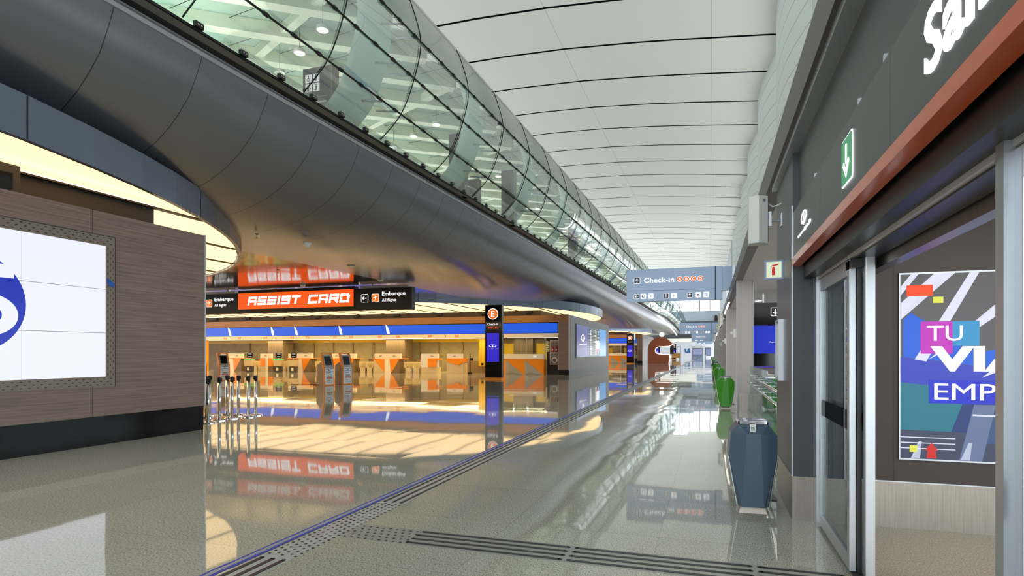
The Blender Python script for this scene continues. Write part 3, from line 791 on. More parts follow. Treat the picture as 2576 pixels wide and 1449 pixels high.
# ------------------------------------------------ self check-in kiosks
def make_kiosk():
    r = thing('check_in_kiosk', 'x', 'kiosk', (0, 0, 0), 0, 'orange self check-in kiosks')
    side = [(.40, 0), (.40, .95), (.12, 1.12), (-.10, 1.12), (-.19, .86), (-.19, 0)]
    MB().prism([(a, z) for a, z in side], -.24, .24, 'x').build('body', pm('kiosk_tan', (176, 152, 118), .45), r, bevel=.006)
    # orange band: up the front edges and over the leaning head
    prof_ = [(-.20, .04), (-.26, .04), (-.26, .86), (-.06, 1.56), (.02, 1.60), (.06, 1.55), (-.14, .86), (-.20, .80)]
    fb = MB()
    for s in (-1, 1): fb.prism(prof_, s * .285 - .035, s * .285 + .035, 'x')
    fb.box(-.31, .31, -.06, .05, 1.53, 1.60); fb.box(-.31, .31, -.26, -.19, .0, .05)
    fb.build('orange_frame', M_ORANGE, r, bevel=.004)
    def sl(z): return -.255 + (z - .86) * .286
    MB().add([(-.26, sl(.86), .86), (.26, sl(.86), .86), (.26, sl(1.50), 1.50), (-.26, sl(1.50), 1.50), (-.26, sl(.86) + .08, .86), (.26, sl(.86) + .08, .86), (.26, sl(1.50) + .06, 1.50), (-.26, sl(1.50) + .06, 1.50)],
             [(0, 1, 2, 3), (7, 6, 5, 4), (0, 4, 5, 1), (1, 5, 6, 2), (2, 6, 7, 3), (3, 7, 4, 0)]).build('head', pm('silver_grey_panel', (186, 188, 196), .35, .3), r)
    MB().add([(-.20, sl(.98) - .006, .98), (.20, sl(.98) - .006, .98), (.20, sl(1.42) - .006, 1.42), (-.20, sl(1.42) - .006, 1.42)], [(0, 1, 2, 3)]).build('screen', M_BLACKG, r)
    bb = MB().box(-.26, .26, -.262, -.19, .05, .86); bb.build('front_panel', pm('silver_grey_panel', (186, 188, 196)), r)
    MB().box(-.23, .23, -.275, -.262, .79, .81).box(-.23, .23, -.272, -.262, .68, .695).box(-.05, .06, -.28, -.262, .72, .755).box(-.22, .08, -.272, -.262, .60, .625).build('slots', M_RUBBER, r)
    n = MB().mat(0).box(-.17, .19, -.270, -.263, .10, .54).mat(1).box(-.17, .19, -.274, -.270, .34, .40).mat(2).box(-.15, .03, -.274, -.270, .23, .25).box(-.10, .02, -.274, -.270, .15, .162).box(.10, .16, -.274, -.270, .13, .15)
    nt = n.build('notice', [M_WHITE, M_RED, M_SLATE], r)
    text('notice_text', 'GANA', .07, (-.13, -.275, .43), M_SLATE, nt, RF, bold=.01, width=.27)
    return r
k0 = make_kiosk(); k0.location = (-17.9, 24.9, 0); k0.rotation_euler = (0, 0, math.radians(76)); k0['label'] = 'orange framed kiosk on the open floor, left of the pair'
dup(k0, (-17.6, 26.0, 0), math.radians(76), 'orange framed kiosk on the open floor, right of the pair')
dup(k0, (-26.35, 27.0, 0), math.radians(76), 'orange framed kiosk behind the parked belt posts')
dup(k0, (-27.0, 26.0, 0), math.radians(76), 'kiosk almost hidden by the wooden wall end')
cbl = MB().tube([(-18.0, 24.25, .016), (-17.9, 24.3, .016), (-17.75, 24.22, .03), (-17.65, 24.36, .05), (-17.72, 24.40, .02), (-17.58, 24.28, .02), (-17.45, 24.3, .017)], .014, 6).tube([(-19.2, 24.3, .008), (-17.9, 24.25, .008)], .006, 5).build('power_cable', M_RUBBER, loc=(-.85, .7, 0))
tag(cbl, 'black power cable curled on the floor beside the left kiosk', 'cable')

# ------------------------------------------------ red advertising sign under the hall ceiling
sg = thing('hanging_sign', 'long black ceiling sign with a glowing red ASSIST CARD panel', 'sign', (-20.9, 26.4, 0))
MB().box(-9.0, 6.92, 0, .35, 3.75, 4.86).box(-3.72, 3.66, -.04, .35, 3.86, 5.0).build('housing', M_BLACK, sg, bevel=.01)
box('light_panel', -3.68, 3.62, -.07, -.04, 3.97, 4.84, M_ORLED, sg)
# blocky slanted capitals drawn with heavy strokes
def blocky(word, x0, z0, h, w, gap, t, mat, parent, y):
    G = {'A': [[(0, 0), (0, 1), (1, 1), (1, 0)], [(0, .42), (1, .42)]], 'S': [[(1, 1), (0, 1), (0, .52), (1, .52), (1, 0), (0, 0)]], 'I': [[(.5, 0), (.5, 1)]],
         'T': [[(0, 1), (1, 1)], [(.5, 1), (.5, 0)]], 'C': [[(1, 1), (0, 1), (0, 0), (1, 0)]], 'R': [[(0, 0), (0, 1), (1, 1), (1, .48), (0, .48)], [(.55, .48), (1, 0)]],
         'D': [[(0, 0), (0, 1), (.85, 1), (1, .8), (1, 0), (0, 0)]]}
    x = x0; sh = .22
    for n, ch in enumerate(word):
        if ch == ' ': x += w * .75; continue
        ww = w if ch != 'I' else w * .30
        b = MB()
        for pl in G[ch]:
            pts = [((p[0] if ch != 'I' else .5) * (ww - t) + t / 2, p[1] * (h - t) + t / 2) for p in pl]
            for (a, b_) in zip(pts, pts[1:]):
                dx, dz = b_[0] - a[0], b_[1] - a[1]; l = math.hypot(dx, dz); ux, uz = dx / l * t / 2, dz / l * t / 2; vx, vz = -uz, ux
                q = [(a[0] - ux + vx, a[1] - uz + vz), (b_[0] + ux + vx, b_[1] + uz + vz), (b_[0] + ux - vx, b_[1] + uz - vz), (a[0] - ux - vx, a[1] - uz - vz)]
                b.prism([(x + p[0] + sh * p[1], z0 + p[1]) for p in q], y - .012, y, 'y')
        b.build('letter', mat, parent)
        x += ww + gap
    return x
blocky('ASSIST CARD', -3.05, 4.17, .47, .565, .08, .125, M_WHITEL, sg, -.07)
def picto_plane(parent, loc, s, rot=RF):
    b = MB().mat(0).prism(rrect(s, s, s * .12), 0, .006, 'z').mat(1).prism(rrect(s * .9, s * .9, s * .1), 0, .01, 'z').mat(0)
    b.prism([(-.32 * s, -.02 * s), (-.28 * s, .06 * s), (.30 * s, .22 * s), (.34 * s, .14 * s)], 0, .014, 'z')
    b.prism([(-.05 * s, .02 * s), (.10 * s, .08 * s), (.02 * s, -.20 * s), (-.04 * s, -.22 * s)], 0, .014, 'z')
    b.prism([(-.1 * s, .30 * s), (-.02 * s, .30 * s), (.12 * s, .12 * s), (.02 * s, .09 * s)], 0, .014, 'z')
    b.box(-.30 * s, .02 * s, -.33 * s, -.28 * s, 0, .014)
    return b.build('departure_pictogram', [M_WHITEL, em('pictogram_orange', (255, 120, 24), 1.0)], parent, loc=loc, rot=rot)
for dx in (4.25, -6.38):
    arrow_sign('arrow_pictogram', .42, sg, (dx, -.006, 4.36), RF, 180)
    picto_plane(sg, (dx + .62, -.006, 4.36), .42)
    text('lettering', 'Embarque', .26, (dx + 1.0, -.012, 4.40), M_WHITEL, sg, RF, bold=.015, width=1.32)
    text('lettering', 'All flights', .20, (dx + 1.0, -.012, 4.12), M_WHITEL, sg, RF, bold=.006, width=.82)
for s in (-1, 1):
    MB().box(4.0 * s - .05, 6.6 * s + .05, .05, .3, 4.87, 5.0).build('mounting_rail', M_ALU, sg); box('hanger', 4.6 * s, 4.6 * s + .05, .1, .15, 5.0, 5.06, M_ALU, sg)
for x, y, lb in ((-12.48, 14.09, 'small brass sprinkler head on the hall ceiling near the oval rim'), (-17.11, 20.53, 'small sprinkler head on the hall ceiling before the red sign')):
    s = thing('sprinkler', lb, 'sprinkler', (x, y, 5.05), 0, 'ceiling sprinklers'); MB().lathe([(.05, 0), (.05, -.02), (.012, -.03), (.012, -.12), (.04, -.13), (.04, -.14)], n=12).build('body', pm('brass', (120, 90, 60), .3, .8), s)
for x, y, z, lb in ((-12.0, 15.74, 5.06, 'white dome camera on the hall ceiling right of the sprinkler'), (-19.61, 25.38, 5.05, 'white dome camera directly above the red sign panel'), (-13.55, 20.5, 5.05, 'flat grey smoke detector on the hall ceiling'), (-14.9, 25.0, 5.05, 'flat detector above the right end of the red sign')):
    s = thing('dome_camera', lb, 'camera', (x, y, z), 0, 'domes on the hall ceiling'); MB().lathe([(.13, 0), (.13, -.05), (.11, -.10), (.06, -.15), (.02, -.16)] if 'white' in lb else [(.16, 0), (.16, -.03), (.10, -.05)], n=18).build('dome', M_WHITE, s, smooth=True)

# ------------------------------------------------ check-in desks on the nearer island, fronts at y = 41.2
FY = 41.2
def desk_pair(x, label, kind='pair', w=2.3):
    r = thing('check_in_desk', label, 'desk', (x, FY, 0), 0, 'white and orange check-in desks')
    h = w / 2
    if kind == 'pair':
        box('fascia_panel', -h, h, 0, .25, 1.14, 1.52, M_CREAM, r)
        for s in (-1, 1): airport_mark('airport_mark', .26, r, (s * h * .52, -.006, 1.34), RF, M_TAUPE)
        box('counter_top', -h - .12, h + .25, -.04, .9, 1.09, 1.14, M_ORANGE, r)
        MB().prism([(-.22, 0), (.32, 0), (.20, 1.09), (-.22, 1.09)], -.03, .3, 'y').build('centre_post', M_CREAM, r)
        MB().prism([(-h - .05, 1.09), (-.22, 1.09), (-.22, .02)], -.02, .25, 'y').build('orange_panel', M_ORANGE, r)
        MB().prism([(.21, 1.09), (1.05, 1.09), (.36, .02)], -.02, .25, 'y').build('orange_panel', M_ORANGE, r)
        MB().prism([(-h - .07, 0), (-.23, 0), (-.23, .02), (-h - .07, 1.08)], -.01, .8, 'y').build('side_panel', M_BEIGE, r)
        MB().prism([(.33, 0), (1.06, 0), (1.06, 1.08), (1.055, 1.08)], -.01, .8, 'y').build('side_panel', M_TAUPE, r)
    elif kind == 'single':
        box('fascia_panel', -h, h, 0, .25, 1.14, 1.52, M_CREAM, r)
        airport_mark('airport_mark', .26, r, (0, -.006, 1.34), RF, M_TAUPE)
        box('centre_post', .02, .28, -.03, .5, 0, 1.14, M_CREAM, r)
        box('orange_panel', -h, .0, -.02, .3, .45, 1.12, M_ORANGE, r); box('orange_panel', .30, .75, -.02, .3, .45, 1.12, M_ORANGE, r)
        box('side_panel', -h, .0, 0, .6, 0, .45, M_BEIGE, r); box('side_panel', .30, .75, 0, .6, 0, .45, M_TAUPE, r)
    elif kind == 'block':
        MB().box(-h, h, .02, .25, .48, 1.52).build('fascia_panel', M_WHITE, r)
        airport_mark('airport_mark', .26, r, (.24, .014, 1.33), RF, M_TAUPE)
        MB().box(-.06, h - .1, -.10, .3, .50, 1.13).box(-.06, h + .26, -.12, .3, 1.02, 1.16).build('orange_panel', M_ORANGE, r)
        box('side_panel', -h, h - .1, 0, .8, 0, .48, M_BEIGE, r)
    else:
        MB().box(-h, h, .02, .25, 1.16, 1.52).build('fascia_panel', M_WHITE, r)
        airport_mark('airport_mark', .26, r, (0, .014, 1.33), RF, M_TAUPE)
        MB().prism([(-h, 1.16), (h + .5, 1.16), (h + .25, .94), (.32, .66), (-h, .94)], -.08, .3, 'y').build('orange_panel', M_ORANGE, r)
        MB().prism([(-h, 0), (h + .1, 0), (h + .1, .8), (.32, .66), (-h, .94)], 0, .8, 'y').build('side_panel', M_BEIGE, r)
    return r
desk_pair(-39.2, 'white and orange double desk under numbers 216 and 215')
desk_pair(-35.6, 'single white and orange desk under number 214', 'single', 1.1)
desk_pair(-32.15, 'white and orange double desk under numbers 213 and 212')
desk_pair(-28.0, 'double desk under numbers 211 and 210, behind the kiosk pair')
desk_pair(-23.95, 'white and orange double desk under numbers 209 and 208')
desk_pair(-20.35, 'white desk with an orange corner block under number 207', 'block', 1.45)
desk_pair(-18.25, 'white desk with an orange wing under number 206', 'wing', 1.25)
def conveyor(x, label, flip=1):
    r = thing('baggage_conveyor', label, 'conveyor', (x, FY + .05, 0), 0, 'baggage scales between the desks')
    box('front_panel', -.30, .30, 0, .08, 0, .42, M_BEIGE, r)
    box('side_wall', -.32, -.24, 0, 1.8, 0, .88, M_BEIGE, r); box('side_wall', .25, .32, 0, 1.8, 0, .62, M_BEIGE, r)
    box('belt', -.24, .25, .08, 1.8, .30, .36, M_RUBBER, r); box('back_panel', -.24, .25, 1.75, 1.8, .36, 1.05, M_TAUPE, r)
    box('side_screen', .0, .32, .9, .95, .6, 1.1, M_TAUPE, r)
    return r
for x, lb in ((-37.42, 'baggage scale directly right of desk 215'), (-36.72, 'baggage scale left of desk 214, behind the first bag drop'), (-34.48, 'baggage scale just right of desk 214'), (-33.80, 'baggage scale just left of desk 213, behind the middle bag drop'), (-30.38, 'baggage scale directly right of desk 212'), (-29.68, 'baggage scale hidden partly by the left kiosk'),
              (-26.22, 'baggage scale right of desk 210'), (-25.58, 'baggage scale left of desk 209 with a chair behind'), (-22.18, 'baggage scale right of desk 208'), (-21.48, 'baggage scale left of desk 207')):
    conveyor(x, lb)
# desk numbers on the fascia strip
for tnum, x, lb in (('216', -40.4, 'leftmost orange desk number on the cream strip, 216'), ('215', -38.85, 'second orange desk number from the left, 215'), ('214', -36.1, 'orange desk number over the single desk, 214'), ('213', -33.35, 'orange desk number above the middle bag drop, 213'), ('212', -31.8, 'orange desk number above the rightmost bag drop, 212'),
                    ('211', -29.15, 'orange desk number straight above the left kiosk, 211'), ('210', -27.6, 'orange desk number straight above the right kiosk, 210'), ('209', -24.95, 'orange desk number left of the wooden column top, 209'), ('208', -23.35, 'orange desk number under the wooden lintel right of 209, 208'),
                    ('207', -20.55, 'orange desk number above the desk with a corner block, 207'), ('206', -18.3, 'rightmost orange desk number, nearest the E pylon, 206'), ('S', -19.25, 'small dark letter S on the cream fascia strip')):
    o = text('desk_number', tnum, .17, (x, 41.75, 2.78), M_ORTXT if tnum != 'S' else M_TAUPE, None, RF, bold=.012, align='CENTER')
    tag(o, lb, 'number')
# white slanted marks on the LED band
for x, lb in ((-39.9, 'white slanted mark on the blue display above 216 and 215'), (-35.35, 'white slanted mark on the blue display above 214'), (-32.95, 'white slanted mark on the blue display above 212'), (-28.6, 'white slanted mark on the blue display above 211'), (-24.25, 'white slanted mark on the blue display right of 209')):
    o = MB().prism([(-.02, .12), (.12, .04), (.30, -.28), (.36, -.62), (.16, -.62), (.06, -.40)], -.006, 0, 'y').prism([(-.08, .14), (-.02, .14), (-.02, .22), (-.08, .22)], -.006, 0, 'y').build('display_mark', M_WHITEL, loc=(x - .15, 41.725, 3.68)); tag(o, lb, 'mark', 'white marks on the blue display')
# self bag drops
def bagdrop(x, y, label, green=True):
    r = thing('bag_drop', label, 'bag drop', (x, y, 0), math.radians(20), 'self bag drop machines')
    MB().prism([(-.26, 0), (.26, 0), (.28, .48), (-.30, .48)], -.25, .25, 'y').build('foot', M_DARKP, r, bevel=.02)
    box('window', -.10, .08, -.262, -.25, .12, .38, M_CREAM, r)
    MB().prism([(-.30, .48), (.28, .48), (.33, 1.02), (-.35, 1.02)], -.30, .30, 'y').build('body', M_BEIGE, r, bevel=.02)
    box('rim', -.37, .35, -.32, .32, 1.02, 1.06, em('green_led', (60, 230, 110), 1.0) if green else M_TAUPE, r)
    MB().tube([(0, 0, 1.05), (0, .04, 1.2)], .04, 8).build('neck', M_ALU, r)
    MB().prism(rrect(.46, .42, .07), 0, .08, 'y').build('monitor', M_BLACK, r, loc=(.03, -.02, 1.38), rot=(-.15, 0, 0))
    MB().mat(0).prism(rrect(.36, .32, .02), -.01, 0, 'y').mat(1).box(-.14, .14, -.016, -.01, .09, .125).box(-.14, .14, -.016, -.01, -.125, -.09).build('screen', [M_BLACKG, M_WHITEL], r, loc=(.03, -.022, 1.38), rot=(-.15, 0, 0))
bagdrop(-36.35, 40.2, 'self bag drop machine with green rim, leftmost of three')
bagdrop(-33.6, 40.4, 'self bag drop machine with green rim, middle of three')
bagdrop(-32.05, 40.3, 'self bag drop machine without green light, rightmost of three', False)
# office chairs behind the desks
def chair(x, y, label):
    r = thing('office_chair', label, 'chair', (x, y, 0), .3, 'black desk chairs')
    MB().prism(disc2(0, 0, .24, n=18), .45, .52, 'z').build('seat', M_RUBBER, r)
    MB().prism([(p[0], p[1] + 1.02) for p in rrect(.42, .46, .18)], .18, .24, 'y').build('backrest', M_RUBBER, r)
    MB().tube([(0, 0, .08), (0, 0, .45)], .03, 8).tube([(0, .2, .5), (0, .24, .85)], .02, 6).build('stem', M_BLACK, r)
    b = MB()
    for k in range(5): a = 2 * PI * k / 5; b.tube([(0, 0, .09), (.27 * math.cos(a), .27 * math.sin(a), .05)], .02, 6)
    b.build('castor_base', M_BLACK, r)
chair(-26.3, 43.3, 'black chair behind the scales between 210 and 209')
chair(-30.0, 43.3, 'black chair mostly hidden behind the left kiosk')
chair(-22.2, 44.0, 'black chair in shadow right of desk 208')
# clad columns in the bay
st(box('wall_e', -38.6, -36.9, 45.0, 46.4, 0, 2.76, M_WOODV)); st(box('wall_e', -26.3, -24.5, 45.0, 46.4, 0, 2.76, M_WOODV))
t = thing('desk_screen_panel', 'translucent grey privacy panel left of desk 207', 'panel', (-22.0, 43.1, 0)); box('pane', -.55, .35, 0, .02, .9, 1.45, M_GLASS, t); box('foot', -.4, .2, -.05, .1, 0, .9, M_TAUPE, t)
t = thing('monitor_arm', 'thin black desk monitor on a stand right of desk 206', 'monitor', (-17.15, 41.6, 0)); MB().box(-.03, .03, 0, .05, .12, 1.5).box(-.04, .26, -.02, .06, .98, 1.2).box(-.12, .12, -.1, .15, 0, .12).build('stand', M_BLACK, t)
o = box('power_box', -16.75, -16.55, 42.9, 42.95, .62, .8, M_YELLOW); tag(o, 'small yellow socket box on the grey wall beside desk 206', 'socket')
# right: yellow return wall, service counter, glass booth, fire cabinet
st(box('wall_e', -16.95, -15.75, 42.9, 43.1, .55, 2.76, M_YELLOW)); st(box('wall_e', -18.6, -15.75, 42.96, 43.2, 0, .95, M_TAUPE))
def service_counter(y0, desc, n):
    r = thing('service_counter', 'orange counter with grey triangles and a white top on the %s island' % desc, 'counter', (-13.4, y0 - .25, 0))
    box('white_fascia', -2.4, 2.05, -.06, .4, 1.14, 1.50, M_CREAM, r)
    MB().prism([(-2.4, 0), (2.04, 0), (2.04, 1.14), (-2.4, 1.14)], 0, .6, 'y').build('orange_body', M_ORANGE, r)
    for k in range(3):
        x = -2.30 + 1.46 * k
        MB().add([(x, -.03, 0), (x + 1.38, -.03, 0), (x, -.03, 1.06), (x, -.005, 0), (x + 1.38, -.005, 0), (x, -.005, 1.06), (x + .30, -.09, .20)],
                 [(0, 1, 6), (1, 2, 6), (2, 0, 6), (3, 5, 4), (0, 3, 4, 1), (1, 4, 5, 2), (2, 5, 3, 0)]).build('grey_triangle', pm('grey_foil', (176, 172, 164), .4, .2), r)
        if k != 1: airport_mark('airport_mark', .30, r, (-1.7 + 1.55 * k if n else -1.4 + 1.3 * k, -.066, 1.32), RF, M_TAUPE if k == 0 else M_WHITEL)
    b = thing('glass_booth', 'glass screen with yellow panels above the orange counter of the %s island' % desc, 'booth', (-13.4, y0 + .38, 0))
    box('glass_pane', -2.4, 1.95, .05, .06, 1.0, 2.70, M_GLASSC, b)
    st(box('wall_e', -15.7, -11.35, y0 + 2.3, y0 + 2.4, 0, 2.75, M_TAUPE)); st(box('wall_e', -15.7, -14.4, y0 + 2.2, y0 + 2.28, 1.0, 2.3, M_YELLOW)); st(box('wall_e', -12.6, -11.4, y0 + 2.2, y0 + 2.28, 1.0, 2.3, M_YELLOW)); st(box('wall_e', -14.35, -12.8, y0 + 1.9, y0 + 2.2, 0, 2.75, M_WOODV))
    for x in (-2.38, .5, 1.93): MB().box(x, x + .05, .03, .09, 0, 2.72).build('post', M_ALU, b)
    for x in (-.7, .4):
        l = thing('downlight', 'small warm downlight in the booth ceiling, %s one, %s island' % ('left' if x < 0 else 'right', desc), 'lamp', (-13.4 + x, y0 + 1.2, 2.76))
        MB().lathe([(.08, 0), (.08, -.01)], n=14).build('lens', M_LEDW, l)
        area('downlight_beam', (-13.4 + x, y0 + 1.2, 2.72), (0, 0, 0), .1, .1, 16, (1, .75, .4))
    st(box('wall_e', -11.34, -10.33, y0 + .45, y0 + .5, 0, 2.70, M_BLACK))
    c = thing('fire_cabinet', 'fire cabinet with two red extinguishers above a hose reel, %s island' % desc, 'fire cabinet', (-10.72, y0 + .38, .72))
    MB().mat(0).box(-.36, -.30, 0, .06, 0, 1.78).box(.30, .36, 0, .06, 0, 1.78).box(-.3, .3, 0, .06, 1.70, 1.78).box(-.3, .3, 0, .06, .82, .90).box(-.3, .3, 0, .06, 0, .07).build('frame', pm('pinkish_frame', (190, 170, 156), .4), c)
    box('back_board', -.3, .3, .04, .06, .07, 1.7, pm('cabinet_grey', (128, 124, 124), .5), c)
    for s in (-.13, .15):
        e_ = MB().lathe([(.06, .93), (.068, .96), (.068, 1.25), (.03, 1.32), (.02, 1.36)], cx=s, cy=.0, n=14).build('extinguisher', M_RED, c, smooth=True)
        box('extinguisher_label', s - .04, s + .04, -.074, -.06, 1.04, 1.14, M_WHITE, e_); MB().tube([(s, 0, 1.36), (s - .05, 0, 1.40), (s - .08, 0, 1.25)], .01, 6).build('extinguisher_hose', M_BLACK, e_)
    MB().mat(0).prism(disc2(0, .34, .22), .0, .02, 'y').mat(1).prism(disc2(0, .34, .15), -.005, 0, 'y').build('hose_reel', [M_WHITE, pm('cabinet_grey', (128, 124, 124))], c)
    MB().tube([(-.2, -.01, .62), (0, -.01, .6), (.2, -.01, .75)], .012, 6).build('hose', M_ALU, c)
    if n:
        p = MB().mat(0).box(-.16, .16, -.01, 0, -.38, .38).mat(1)
        for a in range(5):
            for q_ in range(2): p.mat(1 + (a + q_) % 2).box(-.13 + .14 * q_, -.02 + .14 * q_, -.014, -.01, -.34 + .14 * a, -.24 + .14 * a)
        p = p.build('safety_notice', [M_WHITE, M_GREEN, pm('notice_amber', (230, 170, 60), .5)], loc=(-11.25, y0 + .445, 2.05)); p.scale = (.8, 1, 1); tag(p, 'small coloured safety notice board left of the fire cabinet', 'notice')
service_counter(41.7, 'nearer', 1); service_counter(90.7, 'distant', 0)

# ------------------------------------------------ information display on the end wall of the nearer island
fd = thing('flight_display', 'long flight information display on the wooden end wall of the nearer island', 'screen', (-9.545, 50.7, 2.5))
box('bezel', 0, .03, -6.75, 6.75, -1.30, 1.30, M_BLACK, fd)
box('left_screen', .03, .04, -6.65, -1.7, -1.22, 1.22, em('indigo_screen', (44, 44, 120), 1.0), fd)
box('table_screen', .03, .04, -1.65, 3.0, -1.22, 1.22, em('table_screen', (34, 42, 40), 1.0), fd)
box('right_screen', .03, .04, 3.05, 6.65, -1.22, 1.22, em('sky_screen', (58, 140, 205), 1.0), fd)
airport_mark('airport_mark', 1.5, fd, (.045, -4.3, .25), RR); text('wordmark', 'Aeropuertos Argentina 2000', .13, (.045, -5.7, -.35), M_WHITEL, fd, RR, width=2.8)
b = MB()
for k in range(17):
    z = .95 - .125 * k
    for (a, w) in ((-1.5, .9), (.2, .35), (.8, .3), (1.4, .25), (2.3, .45)):
        b.mat(1 if (k in (5, 13) and a > .5) else 0).box(.04, .045, a, a + w * (0.7 + .3 * random.random()), z, z + .045)
b.build('table_rows', [M_WHITEL, em('amber_text', (235, 170, 60), 1.0)], fd)
box('table_advert', .04, .046, 1.35, 2.95, -.55, .15, M_WHITEL, fd); box('table_advert', .04, .046, 1.55, 2.85, -.85, -.55, em('magenta', (220, 40, 130), 1.0), fd)

# ------------------------------------------------ wayfinding pylons
def pylon(x, y, h, letter, nums, label, w=1.02):
    r = thing('check_in_pylon', label, 'pylon', (x, y, 0), 0, 'black check-in pylons')
    s = h / 4.4
    box('foot', -w * .49, w * .49, .01, .29, 0, .12 * s, M_ORANGE, r); box('body', -w / 2, w / 2, 0, .30, .12 * s, h, M_BLACKG, r, bevel=.008)
    box('edge_trim', w / 2, w / 2 + .03, .0, .30, .12 * s, h, pm('dark_steel', (50, 54, 62), .3, .5), r)
    letter_disc('letter_disc', letter, .33 * s, r, (-.02, -.002, h - .53 * s), RF)
    text('lettering', 'Check-in', .14 * s, (-.03, -.003, h - 1.2 * s), M_WHITEL, r, RF, bold=.012, width=.66 * s, align='CENTER')
    if nums: text('desk_range', nums, .12 * s, (-.03, -.003, h - 1.40 * s), M_REDTXT, r, RF, bold=.010, width=.60 * s, align='CENTER')
    sc_ = box('screen', -.42 * s, .36 * s, -.012, 0, h - 3.35 * s, h - 1.66 * s, M_SCRVIO, r)
    airport_mark('airport_mark', .46 * s, sc_, (-.03 * s, -.012, h - 2.42 * s), RF)
    text('wordmark', 'Aeropuertos Argentina 2000', .045 * s, (-.03 * s, -.014, h - 2.62 * s), M_WHITEL, sc_, RF, width=.72 * s, align='CENTER', bold=.004)
pylon(-12.16, 33.1, 4.42, 'E', '206-235', 'tall black check-in pylon with an orange E disc')
pylon(-11.0, 87.6, 4.25, 'D', None, 'distant black check-in pylon with an orange D disc')
pylon(-9.9, 121, 3.9, 'C', None, 'faint blue-screened pylon seen through the hole of the brown arch', 1.1)
pylon(-8.45, 152, 3.8, 'B', None, 'far small black pylon with blue screen right of the brown arch', 1.0)
sp = thing('light_tube', 'x', 'lamp', (-10.35, 87.7, 0)); MB().tube([(0, 0, 3.5), (0, 0, 4.3)], .06, 8).build('tube', M_LEDW, sp); MB().tube([(0, 0, 0), (0, 0, 3.5)], .03, 8).build('pole', M_ALU, sp); tag(sp, 'short vertical white light tube beside the distant D pylon', 'lamp')

# ------------------------------------------------ brown arch stand with light line and globe
ar = thing('arch_stand', 'rust brown rounded stand with a C shaped opening edged in white light', 'stand', (-8.75, 90.0, 0))
def arcp(cx, cz, rx, rz, a0, a1, n):
    return [(cx + rx * math.cos(math.radians(a0 + (a1 - a0) * k / n)), cz + rz * math.sin(math.radians(a0 + (a1 - a0) * k / n))) for k in range(n + 1)]
outer = [(0, 0), (0, 1.95)] + arcp(1.85, 1.95, 1.85, 1.95, 172, 40, 16) + [(3.62, 2.85)]
inner = [(3.35, 2.62)] + [(2.9, 2.50)] + arcp(1.72, 1.92, .62, .52, 95, 265, 12) + [(2.75, 1.36)] + arcp(2.85, 1.06, .35, .30, 80, 0, 6) + [(3.18, .8), (3.05, 0)]
M_RUST = pm('rust_brown_lacquer', (158, 82, 48), .35, .1)
# the body as a strip between outline and centre: fill top arm, back and foot as separate convex pieces of one mesh
b = MB(); D0, D1 = 0, 1.6
def pc(poly): b.prism(poly, D0, D1, 'y')
top = outer[1:]; 
pc([(0, 0), (1.12, 0), (1.12, 1.96), (0, 1.96)])
pc([(0, 1.95)] + [p for p in outer[2:] if p[0] < 1.85] + [(1.85, 3.9), (1.85, 2.46), (1.35, 2.35), (1.12, 2.1), (1.1, 1.95)])
pc([(1.84, 2.45), (1.84, 3.90)] + [p for p in outer[1:] if p[0] > 1.9] + [(3.35, 2.62), (2.9, 2.5)])
pc([(1.1, 0), (3.03, 0), (3.12, .9), (3.0, 1.28), (2.75, 1.38), (1.7, 1.39), (1.1, 1.5)])
b.build('shell', M_RUST, ar)
MB().tube([(x, -.03, z) for x, z in [(3.62, 2.85)] + inner], .055, 6).build('light_line', M_LEDW, ar, smooth=True)
gl_ = thing('globe_lamp', 'glowing white globe lamp on top of the brown arch stand', 'lamp', (-6.75, 90.6, 3.93)); MB().lathe([(.02 + .33 * math.sin(PI * k / 12), .33 - .33 * math.cos(PI * k / 12)) for k in range(13)], n=20).build('globe', M_LEDW, gl_, smooth=True); MB().lathe([(.08, -.02), (.08, .03)], n=12).build('collar', M_ALU, gl_)
ll = MB().tube([(-7.35, 92, 7.1), (-7.15, 97, 7.0), (-6.95, 103, 6.65), (-6.65, 109, 6.1), (-6.3, 114, 5.5), (-6.05, 118, 4.95)], .10, 6).build('light_line', M_LEDW, smooth=True); tag(ll, 'curved white light line hugging the far end of the metal bridge', 'light line')
